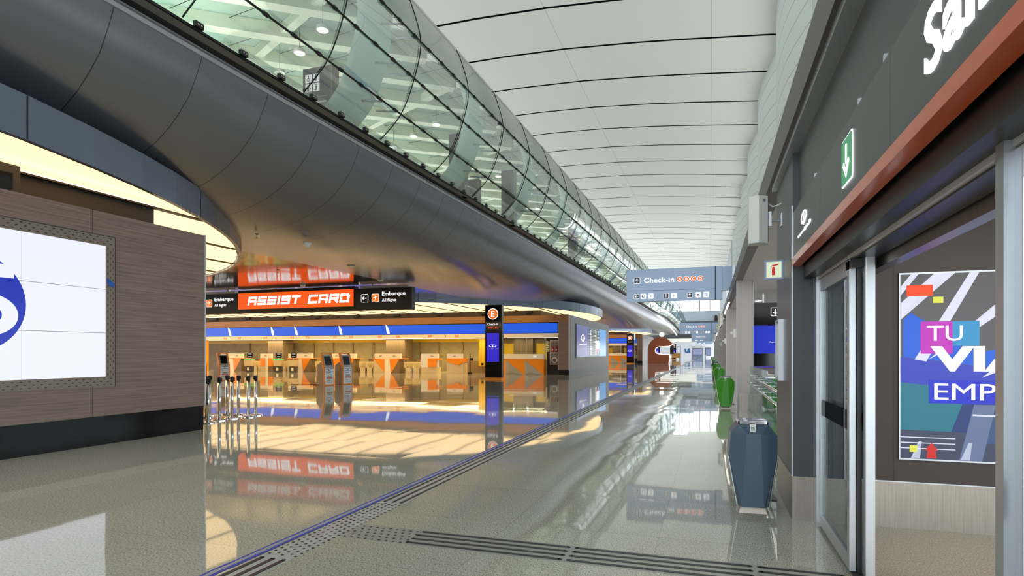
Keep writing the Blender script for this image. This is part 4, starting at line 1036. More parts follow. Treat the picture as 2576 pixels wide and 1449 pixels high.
# ------------------------------------------------ hanging direction signs across the concourse
M_SIGN = pm('sign_gloss_with_glare', (146, 168, 200), 0.16, 0.1, noise=0.02)  # black sign gloss; veiling window glare is mixed into its blue-grey colour
M_SIGND = pm('sign_dark_blue', (38, 42, 68), .4)
def picto(kind, s, parent, loc):
    b = MB().mat(0).prism(rrect(s, s, s * .1), 0, .006, 'z').mat(1)
    if kind == 'wc':
        for dx in (-.22, .22): b.prism([(p[0] * .9, p[1]) for p in disc2(dx * s / .9, .26 * s, .06 * s, n=10)], 0, .010, 'z').prism([(dx * s - .08 * s, -.22 * s), (dx * s + .08 * s, -.22 * s), (dx * s + .09 * s, .17 * s), (dx * s - .09 * s, .17 * s)], 0, .01, 'z')
        b.mat(2).prism(disc2(0, -.26 * s, .09 * s, n=12), 0, .01, 'z'); m2 = M_SCRBLUE
    elif kind == 'cross':
        b.mat(2).prism([(-.16 * s, -.05 * s), (.16 * s, -.05 * s), (.16 * s, .05 * s), (-.16 * s, .05 * s)], 0, .01, 'z').prism([(-.05 * s, -.16 * s), (.05 * s, -.16 * s), (.05 * s, .16 * s), (-.05 * s, .16 * s)], 0, .01, 'z'); m2 = M_GREEN
    elif kind == 'info':
        b.prism([(-.045 * s, -.24 * s), (.045 * s, -.24 * s), (.045 * s, .1 * s), (-.045 * s, .1 * s)], 0, .01, 'z').prism([(-.045 * s, .15 * s), (.045 * s, .15 * s), (.045 * s, .24 * s), (-.045 * s, .24 * s)], 0, .01, 'z'); m2 = M_SIGND
    elif kind == 'box':
        b.prism([(-.16 * s, -.12 * s), (.16 * s, -.12 * s), (.16 * s, .14 * s), (-.16 * s, .14 * s)], 0, .01, 'z').prism([(-.22 * s, -.2 * s), (.22 * s, -.2 * s), (.22 * s, -.17 * s), (-.22 * s, -.17 * s)], 0, .01, 'z'); m2 = M_SIGND
    else:
        b.mat(2).prism([(-.36 * s, .1 * s), (.36 * s, .1 * s), (.30 * s, .17 * s), (-.30 * s, .17 * s)], 0, .01, 'z').prism([(-.02 * s, -.3 * s), (.02 * s, -.3 * s), (.02 * s, .1 * s), (-.02 * s, .1 * s)], 0, .01, 'z').prism([(-.3 * s, -.16 * s), (.3 * s, -.16 * s), (.26 * s, -.10 * s), (-.26 * s, -.10 * s)], 0, .01, 'z').prism([(-.18 * s, .26 * s), (.2 * s, .26 * s), (.2 * s, .34 * s), (-.18 * s, .34 * s)], 0, .01, 'z'); m2 = M_SCRVIO
    b.build('pictogram', [M_WHITEL, M_SIGND, m2], parent, loc=loc, rot=RF)
def dirsign(y, letters, label, full=True, z=0.0, x=-3.03):
    r = thing('direction_sign', label, 'sign', (x, y, 3.53 + z), 0, 'blue-grey direction signs across the concourse')
    box('panel', 0, 3.46, 0, .16, 0, 1.22, M_SIGN, r, bevel=.006)
    box('panel_joint', .04, 3.20, -.003, 0, .405, .415, M_SIGND, r); box('end_cap', 3.20, 3.235, -.012, 0, 0, 1.22, M_SIGND, r)
    box('mounting_arm', 3.46, 4.9, .02, .14, .34, 1.20, M_SIGN, r)
    box('hanger', 3.8, 3.9, .0, .16, .3, 1.22, M_ALU, r)
    if letters:
        arrow_sign('arrow_pictogram', .235, r, (.40, -.006, .80), RF, 90, M_SIGND)
        text('lettering', 'Check-in', .20, (.66, -.008, .70), M_WHITEL, r, RF, bold=.016, width=1.10)
        for k, ch in enumerate(letters): letter_disc('letter_disc', ch, .105, r, (1.96 + .245 * k, -.006, .80), RF)
    if full:
        arrow_sign('arrow_pictogram', .19, r, (.38, -.006, .20), RF, 180, M_SIGND); picto('wc', .20, r, (.64, -.006, .20)); picto('cross', .20, r, (.91, -.006, .20))
        arrow_sign('arrow_pictogram', .19, r, (1.47, -.006, .20), RF, 90, M_SIGND); picto('info', .20, r, (1.75, -.006, .20))
        arrow_sign('arrow_pictogram', .19, r, (2.32, -.006, .20), RF, 90, M_SIGND); picto('box', .20, r, (2.61, -.006, .20)); picto('umbrella', .20, r, (2.90, -.006, .20))
    else:
        for a in (.38, .62, 1.25, 1.5): picto('box', .20, r, (a + .3, -.006, .20))
dirsign(23.0, 'ABCD', 'nearest blue-grey hanging sign reading Check-in A B C D')
dirsign(65.5, 'ABC', 'second hanging sign along the concourse, reading Check-in A B C')
dirsign(107.5, 'AB', 'third smaller hanging sign, reading Check-in A B', False)
dirsign(150, '', 'farthest hanging sign, only its row of pictograms showing', False, .1)

# ------------------------------------------------ litter bins along the columns
def make_bin(mat, name):
    r = thing('litter_bin', 'x', 'bin', (0, 0, 0), 0, 'faceted litter bins')
    b = MB()
    # front outline (x, z): shoulders, widest at a third down, narrow foot
    F = [(-.155, .075), (.165, .075), (.255, .56), (.255, .78), (.165, .885), (-.155, .885), (-.235, .80), (-.255, .56)]
    for sy, yy in ((-1, -.20), (1, .20)):
        pass
    n = len(F); fr_ = [(x, -.17, z) for x, z in F]; bk = [(x, .19, z) for x, z in F]
    # raised facet down the middle of the front
    c = [(-.125, -.235, .075), (.11, -.235, .075), (.075, -.235, .80), (-.07, -.235, .80)]
    vs = fr_ + bk + c
    fs = [(8, 9, 10, 11, 12, 13, 14, 15)] + [(i, (i + 1) % 8, (i + 1) % 8 + 8, i + 8) for i in range(8)]
    fs += [(16, 17, 18, 19), (0, 1, 17, 16), (1, 2, 17), (2, 3, 18, 17), (3, 4, 18), (4, 5, 19, 18), (5, 6, 19), (6, 7, 16, 19), (7, 0, 16)]
    b.add(vs, fs); b.build('body', mat, r)
    for s in (-1, 1):
        q_ = MB()
        pts = [(s * .175, .075), (s * .262, .56), (s * .262, .80)] if s > 0 else [(-.168, .075), (-.262, .56), (-.262, .78)]
        for yy in (-.176,): q_.tube([(x, yy, z) for x, z in pts[:2]], .007, 5)
        q_.build('edge_trim', M_ALU, r)
    MB().box(.18, .262, -.12, .15, .12, .14).add([(.17, -.12, .10), (.258, -.12, .56), (.258, .15, .56), (.17, .15, .10)], [(0, 1, 2, 3)]).build('side_panel', M_BLACK, r)
    MB().add([(-.15, -.17, 0), (.15, -.17, 0), (.13, .13, 0), (-.13, .13, 0), (-.12, -.15, .075), (.125, -.15, .075), (.12, .13, .075), (-.12, .13, .075)], [(0, 1, 5, 4), (1, 2, 6, 5), (2, 3, 7, 6), (3, 0, 4, 7), (4, 5, 6, 7)]).build('foot', M_BRUSH, r)
    lid = MB().box(-.155, .165, -.16, -.145, .885, .915).box(-.155, .165, .165, .18, .885, .915).box(-.155, -.14, -.16, .18, .885, .915).box(.15, .165, -.16, .18, .885, .915).box(-.14, .15, .0, .015, .885, .915).box(-.05, -.04, -.145, .165, .885, .91).box(-.155, .165, -.16, .18, .884, .888)
    lid.build('lid_frame', M_CHROME, r)
    ic = MB().mat(0).prism([(-.030, .036), (.030, .036), (.026, -.030), (-.026, -.030)], 0, .003, 'z').prism([(-.034, .036), (.034, .036), (.030, .048), (-.030, .048)], 0, .003, 'z').mat(1)
    for dx in (-.014, -.005, .005, .014): ic.prism([(dx - .002, -.018), (dx + .002, -.018), (dx + .002, .02), (dx - .002, .02)], 0, .0045, 'z')
    ic.build('bin_pictogram', [M_WHITE, M_BLACK], r, loc=(-.005, -.215, .845), rot=(PI / 2 - .35, 0, 0))
    return r
bd = make_bin(M_SLATE, 'dark'); bd.location = (.40, 6.55, 0); bd.scale = (.88, 1, 1); bd['label'] = 'slate blue faceted litter bin in the foreground right'; bd.rotation_euler = (0, 0, .03)
bg = make_bin(M_GREEN, 'green'); bg.location = (.42, 18.1, 0); bg.scale = (.93, 1, 1); bg['label'] = 'nearest bright green faceted litter bin, left of the grey column'
binpos = [(29.4, 'second bright green litter bin in the row'), (40.6, 'third bright green litter bin in the row'), (62.8, 'green litter bin just beyond the distant slate one'), (74, 'small far green litter bin'), (85, 'tiny far green litter bin'), (97, 'tiny farthest but one green bin'), (109, 'tiny farthest green bin')]
for y, lb in binpos: dup(bg, (.42, y, 0), 0, lb)
dup(bd, (.42, 51.8, 0), 0, 'distant slate litter bin among the green ones')
dup(bg, (1.74, 17.1, 0), 0, 'green litter bin standing behind the glass balustrade')

# ------------------------------------------------ columns along the kerb side
def column(y, label):
    r = thing('column', label, 'column', (.70, y, 0), 0, 'grey clad columns along the right side')
    box('cladding', 0, .40, 0, .55, 0, 3.57, M_COLUMN, r)
    box('edge_trim', .395, .41, -.01, .02, 0, 3.57, M_ALU, r); box('edge_trim', -.015, .0, -.004, .06, 0, 3.57, M_ALU, r)
    return r
c0 = column(17.3, 'nearest grey column, standing behind the slate litter bin')
cl = ['second', 'third', 'fourth', 'fifth', 'sixth', 'seventh', 'eighth', 'ninth', 'tenth']
for k, nme in enumerate(cl): dup(c0, (.70, 17.3 + 10.95 * (k + 1), 0), 0, '%s grey column along the right side counted from the front' % nme)
for k, lb in ((0, 'small white emergency lamp on the nearest grey column'), (1, 'small white lamp on the second grey column'), (2, 'small white lamp on the third grey column')):
    t = thing('emergency_lamp', lb, 'lamp', (.70, 17.25 + 10.95 * k + .12, 2.12), 0, 'white lamps on the columns')
    MB().box(-.10, -.01, -.06, .06, -.12, .12).build('body', M_WHITE, t, bevel=.01); MB().box(-.18, -.10, -.05, .05, -.03, .05).build('head', M_WHITE, t, bevel=.01)
# column loudspeakers
def column_speaker(x, y, z, label):
    r = thing('column_loudspeaker', label, 'loudspeaker', (x, y, z), 0, 'white column loudspeakers on the right side')
    MB().prism([(-.10, -.08), (.0, -.13), (.10, -.06), (.11, .08), (-.10, .08)], 0, .52, 'z').build('cabinet', M_WHITE, r, bevel=.006)
    box('side_seam', .100, .104, -.055, -.05, .02, .5, M_RUBBER, r)
    MB().prism(disc2(.055, .47, .014, n=14), -.108, -.09, 'y').build('badge', M_DARKP, r)
    MB().tube([(.10, .03, .26), (.24, .03, .26)], .014, 8).box(.235, .25, -.03, .09, .19, .33).box(.09, .14, 0, .06, .2, .36).build('wall_bracket', M_ALU, r)
    MB().tube([(.10, 0, .45), (.15, 0, .41), (.20, .0, .42), (.24, 0, .44)], .008, 6).build('cable', M_WHITE, r)
    return r
s0 = column_speaker(.505, 7.15, 2.80, 'large white column loudspeaker on the dark pilaster by the exit')
for k, lb in ((1, 'white column loudspeaker on the second grey column'), (2, 'white column loudspeaker on the third grey column'), (4, 'tiny white loudspeaker on the fifth grey column')): dup(s0, (.44, 17.3 + 10.95 * k, 2.85), 0, lb)
# linear lamps under the beam
for k in range(9):
    y0 = 24.5 + 10.95 * k
    t = thing('linear_lamp', '%s linear lamp under the dark beam along the right side' % ['first', 'second', 'third', 'fourth', 'fifth', 'sixth', 'seventh', 'eighth', 'ninth'][k], 'lamp', (.70, y0, 3.555), 0, 'linear lamps under the beam')
    box('diffuser', -.035, .035, 0, 9.6 if k else 7.5, -.02, 0, M_LEDW, t); box('housing', -.05, .05, -.03, 9.65 if k else 7.55, -.004, .004, M_ALU, t)
# soffit downlights and sign at the kerb side
for x, y, lb in ((1.75, 24.5, 'round downlight in the kerb soffit above the arrow sign, right'), (1.9, 29.0, 'round downlight in the kerb soffit above the arrow sign, left')):
    t = thing('downlight', lb, 'lamp', (x, y, 3.57), 0, 'soffit downlights'); MB().lathe([(.13, 0), (.13, -.012)], n=20).build('lens', M_LEDW, t); MB().lathe([(.16, 0), (.16, -.008)], n=20).build('ring', M_WHITE, t)
area('kerb_soffit_light', (2.6, 20, 3.5), (0, 0, 0), 2.5, 24, 210, (1, .97, .95))
asg = thing('direction_sign', 'black hanging sign with a white down arrow at the kerb side', 'sign', (1.33, 21.0, 2.50)); box('panel', 0, 2.6, 0, .2, 0, .72, M_BLACKG, asg); arrow_sign('arrow_pictogram', .28, asg, (.68, -.006, .42), RF, -90); MB().prism(rrect(.26, .26, .03), 0, .006, 'z').build('pictogram', M_WHITEL, asg, loc=(1.04, -.006, .42), rot=RF)
for x in (.3, 2.2): box('hanger', x, x + .05, .08, .12, .72, 1.07, M_ALU, asg)
sc_ = thing('advert_screen', 'large blue screen on a black wall behind the grey column', 'screen', (1.25, 30.0, 0))
box('black_wall', 0, 4.2, .05, .3, .97, 3.3, M_BLACKG, sc_); box('screen', .03, 4.1, 0, .05, 1.56, 2.84, M_SCRBLUE, sc_); text('lettering', 'Aeropuertos Argentina 2000', .09, (1.35, -.004, 2.04), M_WHITEL, sc_, RF, width=1.8)
box('ledge', 0, 4.2, -.05, .05, .90, .97, em('violet_edge', (70, 60, 150), .8), sc_); box('base', 0, 4.2, .05, .3, 0, .90, pm('mauve_grey_panel', (150, 134, 138), .5), sc_)
# glass balustrade with double handrails between pilaster and column
bl = thing('glass_balustrade', 'glass balustrade with twin steel handrails behind the slate bin', 'balustrade', (1.0, 8.0, 0))
for k in range(7):
    MB().box(0, .014, 1.28 * k, 1.28 * k + 1.25, .02, 1.26).build('glass_pane', M_GLASS, bl)
for i, z in enumerate((1.05, .86)):
    for j, x in enumerate((-.10, .11)):
        MB().tube([(x, -.3, z), (x, 8.2, z)], .021, 10).build('handrail', M_CHROME, bl, smooth=True)
for k in range(7):
    for z in (1.02, .83): MB().tube([(-.10, 1.28 * k + .6, z), (.11, 1.28 * k + .6, z)], .010, 6).tube([(0, 1.28 * k + .6, z), (-.07, 1.28 * k + .6, z)], .022, 8).build('handrail_bracket', M_CHROME, bl, smooth=True)
box('shoe', -.03, .05, 0, 9.0, 0, .05, M_ALU, bl)
bx = thing('ramp_enclosure', 'low brushed steel enclosure at the foot of the nearest grey column', 'enclosure', (1.10, 15.3, 0))
MB().box(0, .02, 1.0, 1.9, 0, .50).box(-.36, .34, 1.86, 1.9, 0, .50).build('panel', M_BRUSH, bx); box('floor_plate', .02, .34, 0, 1.9, 0, .02, M_ALU, bx); box('kerb', .34, .40, -1.0, 1.86, .02, .10, M_BRUSH, bx)

# ------------------------------------------------ exit portal on the right
st(MB().box(.75, .93, 6.25, 7.66, .42, 3.56).build('wall_right', M_DARKP))
st(box('baseboard_right', .745, .935, 6.245, 7.66, 0, .42, M_BRUSH))
st(box('trim_6', .738, .752, 6.235, 6.252, .42, 3.0, M_ALU))
st(box('wall_right', .80, .96, -6, 6.25, 2.93, 3.57, M_DARKP))
st(box('trim_5', .695, .80, -6, 7.66, 3.50, 3.56, M_ALU))
st(box('trim_5', .84, .95, -6, 6.24, 2.3, 2.5, M_BLACK))
st(box('wall_right', .90, 1.10, -6, .9, 0, 2.5, M_DARKP))
xs = thing('exit_sign', 'dark illuminated fascia sign over the exit door reading Salida', 'sign', (.75, 0, 0))
MB().box(0, .10, -1.5, 3.0, 2.49, 2.925).box(0, .10, 3.004, 4.75, 2.49, 2.925).box(0, .10, 4.754, 6.25, 2.49, 2.925).build('panel', pm('fascia_charcoal', (80, 85, 88), .35), xs)
MB().box(.02, .10, -1.5, 6.25, 2.925, 2.955).build('panel_shadow_gap', M_BLACK, xs)
for y in (5.0, 3.6, 3.1, 2.6): box('clip', .0, .02, y, y + .02, 2.925, 2.957, M_ALU, xs)
MB().prism([(-.012, 2.425), (.06, 2.415), (.06, 2.49), (-.012, 2.49)], -1.5, 6.25, 'y').build('orange_trim', M_ORANGED, xs)
text('lettering', 'Salida', .235, (-.004, 2.545, 2.595), M_WHITEL, xs, RL, bold=.012, width=.92)
airport_mark('airport_mark', .30, xs, (-.004, 5.50, 2.735), RL)
text('wordmark', 'Aeropuertos', .028, (-.004, 5.86, 2.615), M_WHITEL, xs, RL, width=.34); text('wordmark', 'Argentina 2000', .040, (-.004, 5.50, 2.612), M_WHITEL, xs, RL, width=.34, bold=.003)
g_ = MB().mat(0).prism(rrect(.275, .27, .02), 0, .006, 'z').mat(1).prism(rrect(.258, .253, .018), 0, .008, 'z').mat(0)
g_.prism([(-.014, -.02), (.014, -.02), (.014, .09), (-.014, .09)], 0, .012, 'z').prism([(0, -.10), (.08, -.02), (.058, .0), (0, -.058)], 0, .012, 'z').prism([(0, -.10), (-.08, -.02), (-.058, .0), (0, -.058)], 0, .012, 'z')
g_.build('green_arrow_pictogram', [M_WHITEL, em('exit_green', (10, 140, 84), .9)], xs, loc=(-.004, 3.83, 2.70), rot=RL)
# sliding door set
ds = thing('sliding_door', 'aluminium automatic sliding glass door standing open at the exit', 'door', (.95, 0, 0))
MB().box(0, .18, -1, 6.22, 2.29, 2.43).box(-.005, .02, -1, 6.22, 2.275, 2.30).build('header', pm('header_grey', (206, 200, 196), .35, .1, noise=.02), ds)
MB().box(.18, .26, -1, 6.0, 2.20, 2.40).build('inner_track', M_BRUSH, ds)
MB().box(.02, .16, -1, 6.0, 2.265, 2.29).build('track_slot', M_BLACK, ds)
box('jamb', -.02, .10, 6.10, 6.235, 0, 2.30, M_ALU, ds); box('jamb', .10, .16, 6.0, 6.235, 0, 2.30, M_ALU, ds)
def leaf(name, x0, x1, ya, yb, parent):
    l = thing(name, None, None, (0, 0, 0)); l.parent = parent
    for k in ('label', 'category'):
        if k in l: del l[k]
    MB().box(x0, x1, ya, ya + .075, .03, 2.27).box(x0, x1, yb - .075, yb, .03, 2.27).box(x0, x1, ya + .075, yb - .075, 2.16, 2.27).box(x0, x1, ya + .075, yb - .075, .03, .13).build('leaf_frame', M_ALU, l, bevel=.004)
    box('glass', (x0 + x1) / 2 - .004, (x0 + x1) / 2 + .004, ya + .075, yb - .075, .13, 2.16, M_GLASSC, l)
    box('safety_band', (x0 + x1) / 2 - .007, (x0 + x1) / 2 - .005, ya + .075, yb - .075, 1.03, 1.17, glass('smoked_band', (.10, .10, .12), .4), l)
    return l
leaf('door_leaf', .0, .045, 4.83, 6.10, ds)
leaf('door_leaf', .075, .135, 4.70, 6.10, ds)
MB().box(.047, .073, 4.80, 4.84, .03, 2.27).build('rubber_seal', M_BLACK, ds)
MB().box(.0, .15, 4.74, 4.95, 2.20, 2.262).build('seal_block', M_BLACK, ds)
leaf('door_leaf', .0, .045, 1.05, 2.40, ds)
box('jamb', -.03, .14, 2.38, 2.44, 0, 2.30, M_ALU, ds)
box('floor_track', .02, .12, -1, 6.1, 0, .012, M_DARKP, ds)
MB().prism([(-.05, 2.40), (0, 2.42), (0, 2.345), (-.035, 2.345), (-.055, 2.365)], 4.02, 4.16, 'y').build('motion_sensor', M_RUBBER, ds, bevel=.004)
# vestibule
st(box('wall_right', 1.02, 4.6, 6.30, 6.6, .42, 3.1, M_BROWNP)); st(box('baseboard_right', 1.02, 4.6, 6.285, 6.6, 0, .42, M_BRUSH)); st(box('trim_6', 1.02, 4.6, 6.282, 6.3, .415, .425, M_ALU))
st(box('ceiling', 1.12, 4.6, -3, 6.3, 3.0, 3.1, M_SOFR))
st(box('trim_7', 1.60, 1.605, 6.298, 6.301, .42, 3.0, M_BLACK))
ps = thing('advert_screen', 'colourful upright advertising screen inside the exit lobby reading TU VIAJE EMPIEZA', 'screen', (1.65, 6.30, 0))
MB().box(-.012, 1.95, -.02, 0, .625, 2.325).build('bezel', M_ALU, ps)
def sq(n, pts, m, d): return MB().prism(pts, -.021 - d, -.02 - d + .0005, 'y').build(n, m, ps)
E_ = em
sq('image_ground', [(0, .64), (1.94, .64), (1.94, 2.31), (0, 2.31)], E_('img_grey', (92, 90, 92), 1), .000)
sq('image_glass', [(0, .86), (1.94, .86), (1.94, 1.22), (0, 1.34)], E_('img_teal', (30, 120, 140), 1), .001)
sq('image_glass', [(.38, .86), (1.94, .86), (1.94, 1.2), (.52, 1.28)], E_('img_blue_dark', (34, 60, 120), 1), .0015)
sq('image_road', [(0, .64), (1.94, .64), (1.94, .86), (0, .90)], E_('img_road', (64, 70, 96), 1), .002)
sq('image_band', [(0, 1.33), (1.94, 1.12), (1.94, 1.30), (0, 1.56)], E_('img_indigo', (54, 66, 190), 1), .002)
sq('image_sky', [(.02, 1.56), (1.94, 1.30), (1.94, 1.9), (.6, 1.6), (.08, 1.96), (.02, 1.9)], E_('img_sky', (24, 96, 220), 1), .0015)
for k, p in enumerate([[(0, 1.90), (0, 2.05), (.42, 2.31), (.26, 2.31)], [(0, 2.12), (.0, 2.2), (.14, 2.31), (.08, 2.31)], [(.10, 1.52), (.20, 1.52), (.60, 2.31), (.53, 2.31)], [(.22, 1.54), (.32, 1.60), (.95, 2.25), (.95, 2.10)], [(.62, 1.38), (.80, 1.46), (1.5, 2.2), (1.5, 2.05)], [(.84, 1.36), (.94, 1.36), (1.1, 2.31), (1.0, 2.31)], [(.45, .64), (.62, .64), (.72, 1.14), (.56, 1.14)]]):
    sq('image_strut', p, E_('img_white', (226, 228, 246), 1) if k < 6 else E_('img_column', (104, 120, 156), 1), .003 + .0003 * k)
sq('image_panel', [(.0, 1.40), (.0, 1.56), (.30, 1.50), (.30, 1.36)], E_('img_indigo', (54, 66, 190), 1), .0052)
sq('orange_block', [(.045, 2.11), (.25, 2.11), (.25, 2.21), (.045, 2.21)], E_('img_orange', (255, 74, 10), 1), .006)
sq('yellow_block', [(.25, 2.045), (.33, 2.045), (.33, 2.10), (.25, 2.10)], E_('img_yellow', (230, 232, 80), 1), .006)
sq('magenta_block', [(.155, 1.59), (.40, 1.59), (.40, 1.88), (.155, 1.88)], E_('img_magenta', (196, 40, 190), 1), .006)
sq('cyan_block', [(.40, 1.66), (.60, 1.66), (.60, 1.88), (.40, 1.88)], E_('img_cyan', (50, 150, 205), 1), .006)
sq('blue_block', [(.22, 1.145), (1.60, 1.145), (1.60, 1.355), (.22, 1.355)], E_('img_royal', (30, 44, 205), 1), .0065)
sq('yellow_block', [(.07, .70), (.13, .70), (.13, .76), (.07, .76)], E_('img_yellow', (230, 232, 80), 1), .006)
sq('image_hydrant', [(.20, .65), (.28, .65), (.27, .72), (.29, .72), (.27, .75), (.24, .79), (.21, .75), (.19, .72), (.21, .72)], E_('img_red', (210, 40, 30), 1), .006)
for a in (.08, .46, .74): sq('image_bollard', [(a, .645), (a + .07, .645), (a + .085, .80), (a + .06, .80)], E_('img_bollard', (190, 198, 222), 1), .0055)
for z in (.83, .78, .73): sq('image_rail', [(0, z), (.42, z), (.42, z + .008), (0, z + .008)], E_('img_white', (226, 228, 246), 1), .0058)
sq('image_door', [(.55, .80), (.95, .80), (.95, 1.03), (.60, 1.05)], E_('img_door', (60, 84, 130), 1), .0045)
sq('image_strut', [(.55, 1.04), (.95, 1.03), (.95, 1.045), (.55, 1.055)], E_('img_white', (226, 228, 246), 1), .005)
text('lettering', 'TU', .135, (.205, -.030, 1.705), M_WHITEL, ps, RF, width=.27)
text('lettering', 'VIAJE', .29, (.23, -.030, 1.368), M_WHITEL, ps, RF, bold=.06, width=1.10)
text('lettering', 'EMPIEZA', .145, (.26, -.030, 1.18), M_WHITEL, ps, RF, width=1.02)
# fire point sign and wall intercom on the pilaster
fs_ = thing('fire_extinguisher_sign', 'projecting sign with a red extinguisher pictogram on the dark pilaster', 'sign', (.56, 7.0, 2.39))
box('frame', 0, .19, 0, .04, 0, .21, M_RIM, fs_); box('face', .02, .17, -.004, 0, .02, .19, em('pale_green_backlit', (226, 240, 204), .9), fs_)
MB().prism([(.075, .045), (.105, .045), (.105, .12), (.098, .135), (.082, .135), (.075, .12)], -.008, -.004, 'y').prism([(.085, .14), (.14, .152), (.14, .168), (.085, .155)], -.008, -.004, 'y').prism([(.066, .128), (.072, .132), (.09, .155), (.078, .155)], -.008, -.004, 'y').build('pictogram', em('pictogram_red', (200, 20, 30), .9), fs_)
ip = thing('door_control_panel', 'tall steel framed control panel on the inner face of the dark pilaster', 'panel', (.75, 7.0, 1.30)); MB().box(-.05, 0, 0, .02, 0, .66).box(-.05, 0, .30, .32, 0, .66).box(-.05, 0, .02, .30, 0, .02).box(-.05, 0, .02, .30, .64, .66).build('frame', M_ALU, ip); box('cover', -.035, 0, .06, .28, .04, .62, M_WHITE, ip); box('slot', -.04, -.034, .03, .06, .04, .62, M_BLACK, ip)

# ------------------------------------------------ tactile floor strips and blue masking tape
M_TACB = pm('dark_tactile_rubber', (52, 51, 52), .4); M_TACP = pm('tactile_base_grey', (186, 190, 188), .25, noise=.05)
tc = thing('tactile_strip', 'long tactile guiding strip running down the concourse', 'tactile paving', (0, 0, 0))
box('base_plate', -3.36, -3.07, 2.0, 125, .0006, .0016, M_TACP, tc)
b = MB()
def bar(b, x0, y0, x1, y1, w):
    b.box(min(x0, x1) - (w / 2 if x0 == x1 else 0), max(x0, x1) + (w / 2 if x0 == x1 else 0), min(y0, y1) - (w / 2 if y0 == y1 else 0), max(y0, y1) + (w / 2 if y0 == y1 else 0), .001, .006)
    for (x, y) in ((x0, y0), (x1, y1)): b.prism(disc2(x, y, w / 2, n=10), .001, .006, 'z')
y = 5.64
while y < 124:
    for x in (-3.315, -3.215, -3.115): bar(b, x, y, x, min(y + 1.28, 124), .030)
    y += 1.345
for x in (-3.315, -3.215, -3.115): bar(b, x, 2.45, x, 3.80, .036)
o = b.build('ribs', M_TACB, tc); o['kind'] = 'stuff'
b = MB()
for i in range(5):
    for k in range(24):
        b.lathe([(.013, .001), (.013, .004), (.008, .006)], cx=-3.33 + .062 * i, cy=3.90 + .0715 * k + (.035 if i % 2 else 0), n=8)
o = b.build('studs', M_TACB, tc); o['kind'] = 'stuff'
tx = thing('tactile_strip', 'tactile strip branching right towards the exit door', 'tactile paving', (0, 0, 0))
box('base_plate', -3.06, 8 if False else .93, 4.44, 4.84, .0006, .0016, pm('tactile_base_light', (168, 170, 162), .2, noise=.05), tx)
b = MB(); x = -2.42
while x < .9:
    for yy in (4.79, 4.69, 4.59, 4.49): bar(b, x, yy, min(x + 1.32, .9), yy, .034)
    x += 1.385
o = b.build('ribs', M_TACB, tx); o['kind'] = 'stuff'
b = MB()
for i in range(5):
    for k in range(9): b.lathe([(.013, .001), (.013, .004), (.008, .006)], cx=-3.02 + .068 * k + (.03 if i % 2 else 0), cy=4.47 + .078 * i, n=8)
o = b.build('studs', M_TACB, tx); o['kind'] = 'stuff'
bt = MB(); rnd = random.Random(3); N_ = 260
L0 = []; L1 = []; L2 = []; L3 = []
for k in range(N_):
    y = 2.4 + 58 * (k / N_) ** 1.6
    L0.append((-3.475 + rnd.uniform(-.004, .004), y, .003)); L1.append((-3.452 + rnd.uniform(-.004, .006), y, .003))
    L2.append((-3.410 + rnd.uniform(-.006, .004), y, .003)); L3.append((-3.375 + rnd.uniform(-.004, .006), y, .003))
bt.grid([L0, L1]); bt.grid([L2, L3])
o = bt.build('masking_tape', pm('blue_tape', (20, 90, 190), .5)); o.data.materials[0] = pm('masking_blue', (40, 70, 190), .4); tag(o, 'torn blue masking tape along the left edge of the guiding strip', 'tape')
o = MB().grid([L1, L2]).build('protective_film', pm('dusty_film', (158, 168, 176), .3, noise=.1)); tag(o, 'dusty protective film strip between two torn blue tape edges', 'film')

# ------------------------------------------------ upper walkway: wayfinding boxes and lamps
def walk_box(x, y, label, w=.95, d=.35, h=2.35, detail=False):
    r = thing('wayfinding_box', label, 'sign', (x, y, 7.40), 0, 'dark wayfinding boxes on the upper walkway')
    box('body', -w / 2, w / 2, 0, d, 0, h, M_DARKP, r); box('steel_side', w / 2, w / 2 + .02, 0, d, 0, h, M_BRUSH, r)
    if detail:
        for k, (a, c) in enumerate(((-.28, 2.05), (-.02, 2.05), (-.28, 1.78), (-.02, 1.78))):
            b = MB().mat(0).prism(rrect(.22, .23, .02), 0, .006, 'z').mat(1)
            b.prism(disc2(0, .07, .022, n=10), 0, .01, 'z')
            if k == 0: b.prism(disc2(0, -.03, .05, n=14), 0, .01, 'z').mat(0).prism(disc2(0, -.03, .032, n=14), 0, .012, 'z').mat(1).prism([(-.02, .04), (.01, .04), (.015, -.01), (-.01, -.01)], 0, .013, 'z')
            else: b.prism([(-.028, .04), (.028, .04), (.015, -.09), (-.02 - .01 * k, -.09)], 0, .01, 'z')
            if k == 2: b.prism(disc2(.06, -.03, .02, n=10), 0, .01, 'z')
            b.build('pictogram', [M_WHITEL, M_DARKP], r, loc=(a, -.004, c), rot=RF)
        box('rule', -.42, .35, -.006, 0, 1.50, 1.51, M_ALU, r)
        text('lettering', 'Tripulaciones', .09, (-.42, -.006, 1.30), M_WHITEL, r, RF, width=.74, bold=.003); text('lettering', 'Tripulações', .055, (-.30, -.006, 1.20), M_ALU, r, RF, width=.5)
    else:
        box('inset', -.12, .18, -.01, 0, .3, 1.9, M_BLACK, r)
    return r
walk_box(-10.65, 14.4, 'dark wayfinding box reading Tripulaciones behind the walkway glass', detail=True)
walk_box(-8.95, 20.4, 'dark box on the walkway between first and second pale ribbon', w=.6)
walk_box(-8.75, 25.7, 'dark box on the walkway left of the third pale ribbon', w=.6, h=2.5)
walk_box(-10.6, 26.0, 'dark box on the walkway right of the second pale ribbon', w=.6)
walk_box(-8.6, 38.5, 'distant dark box on the walkway beside the fifth pale ribbon', w=.6)
kk = 0
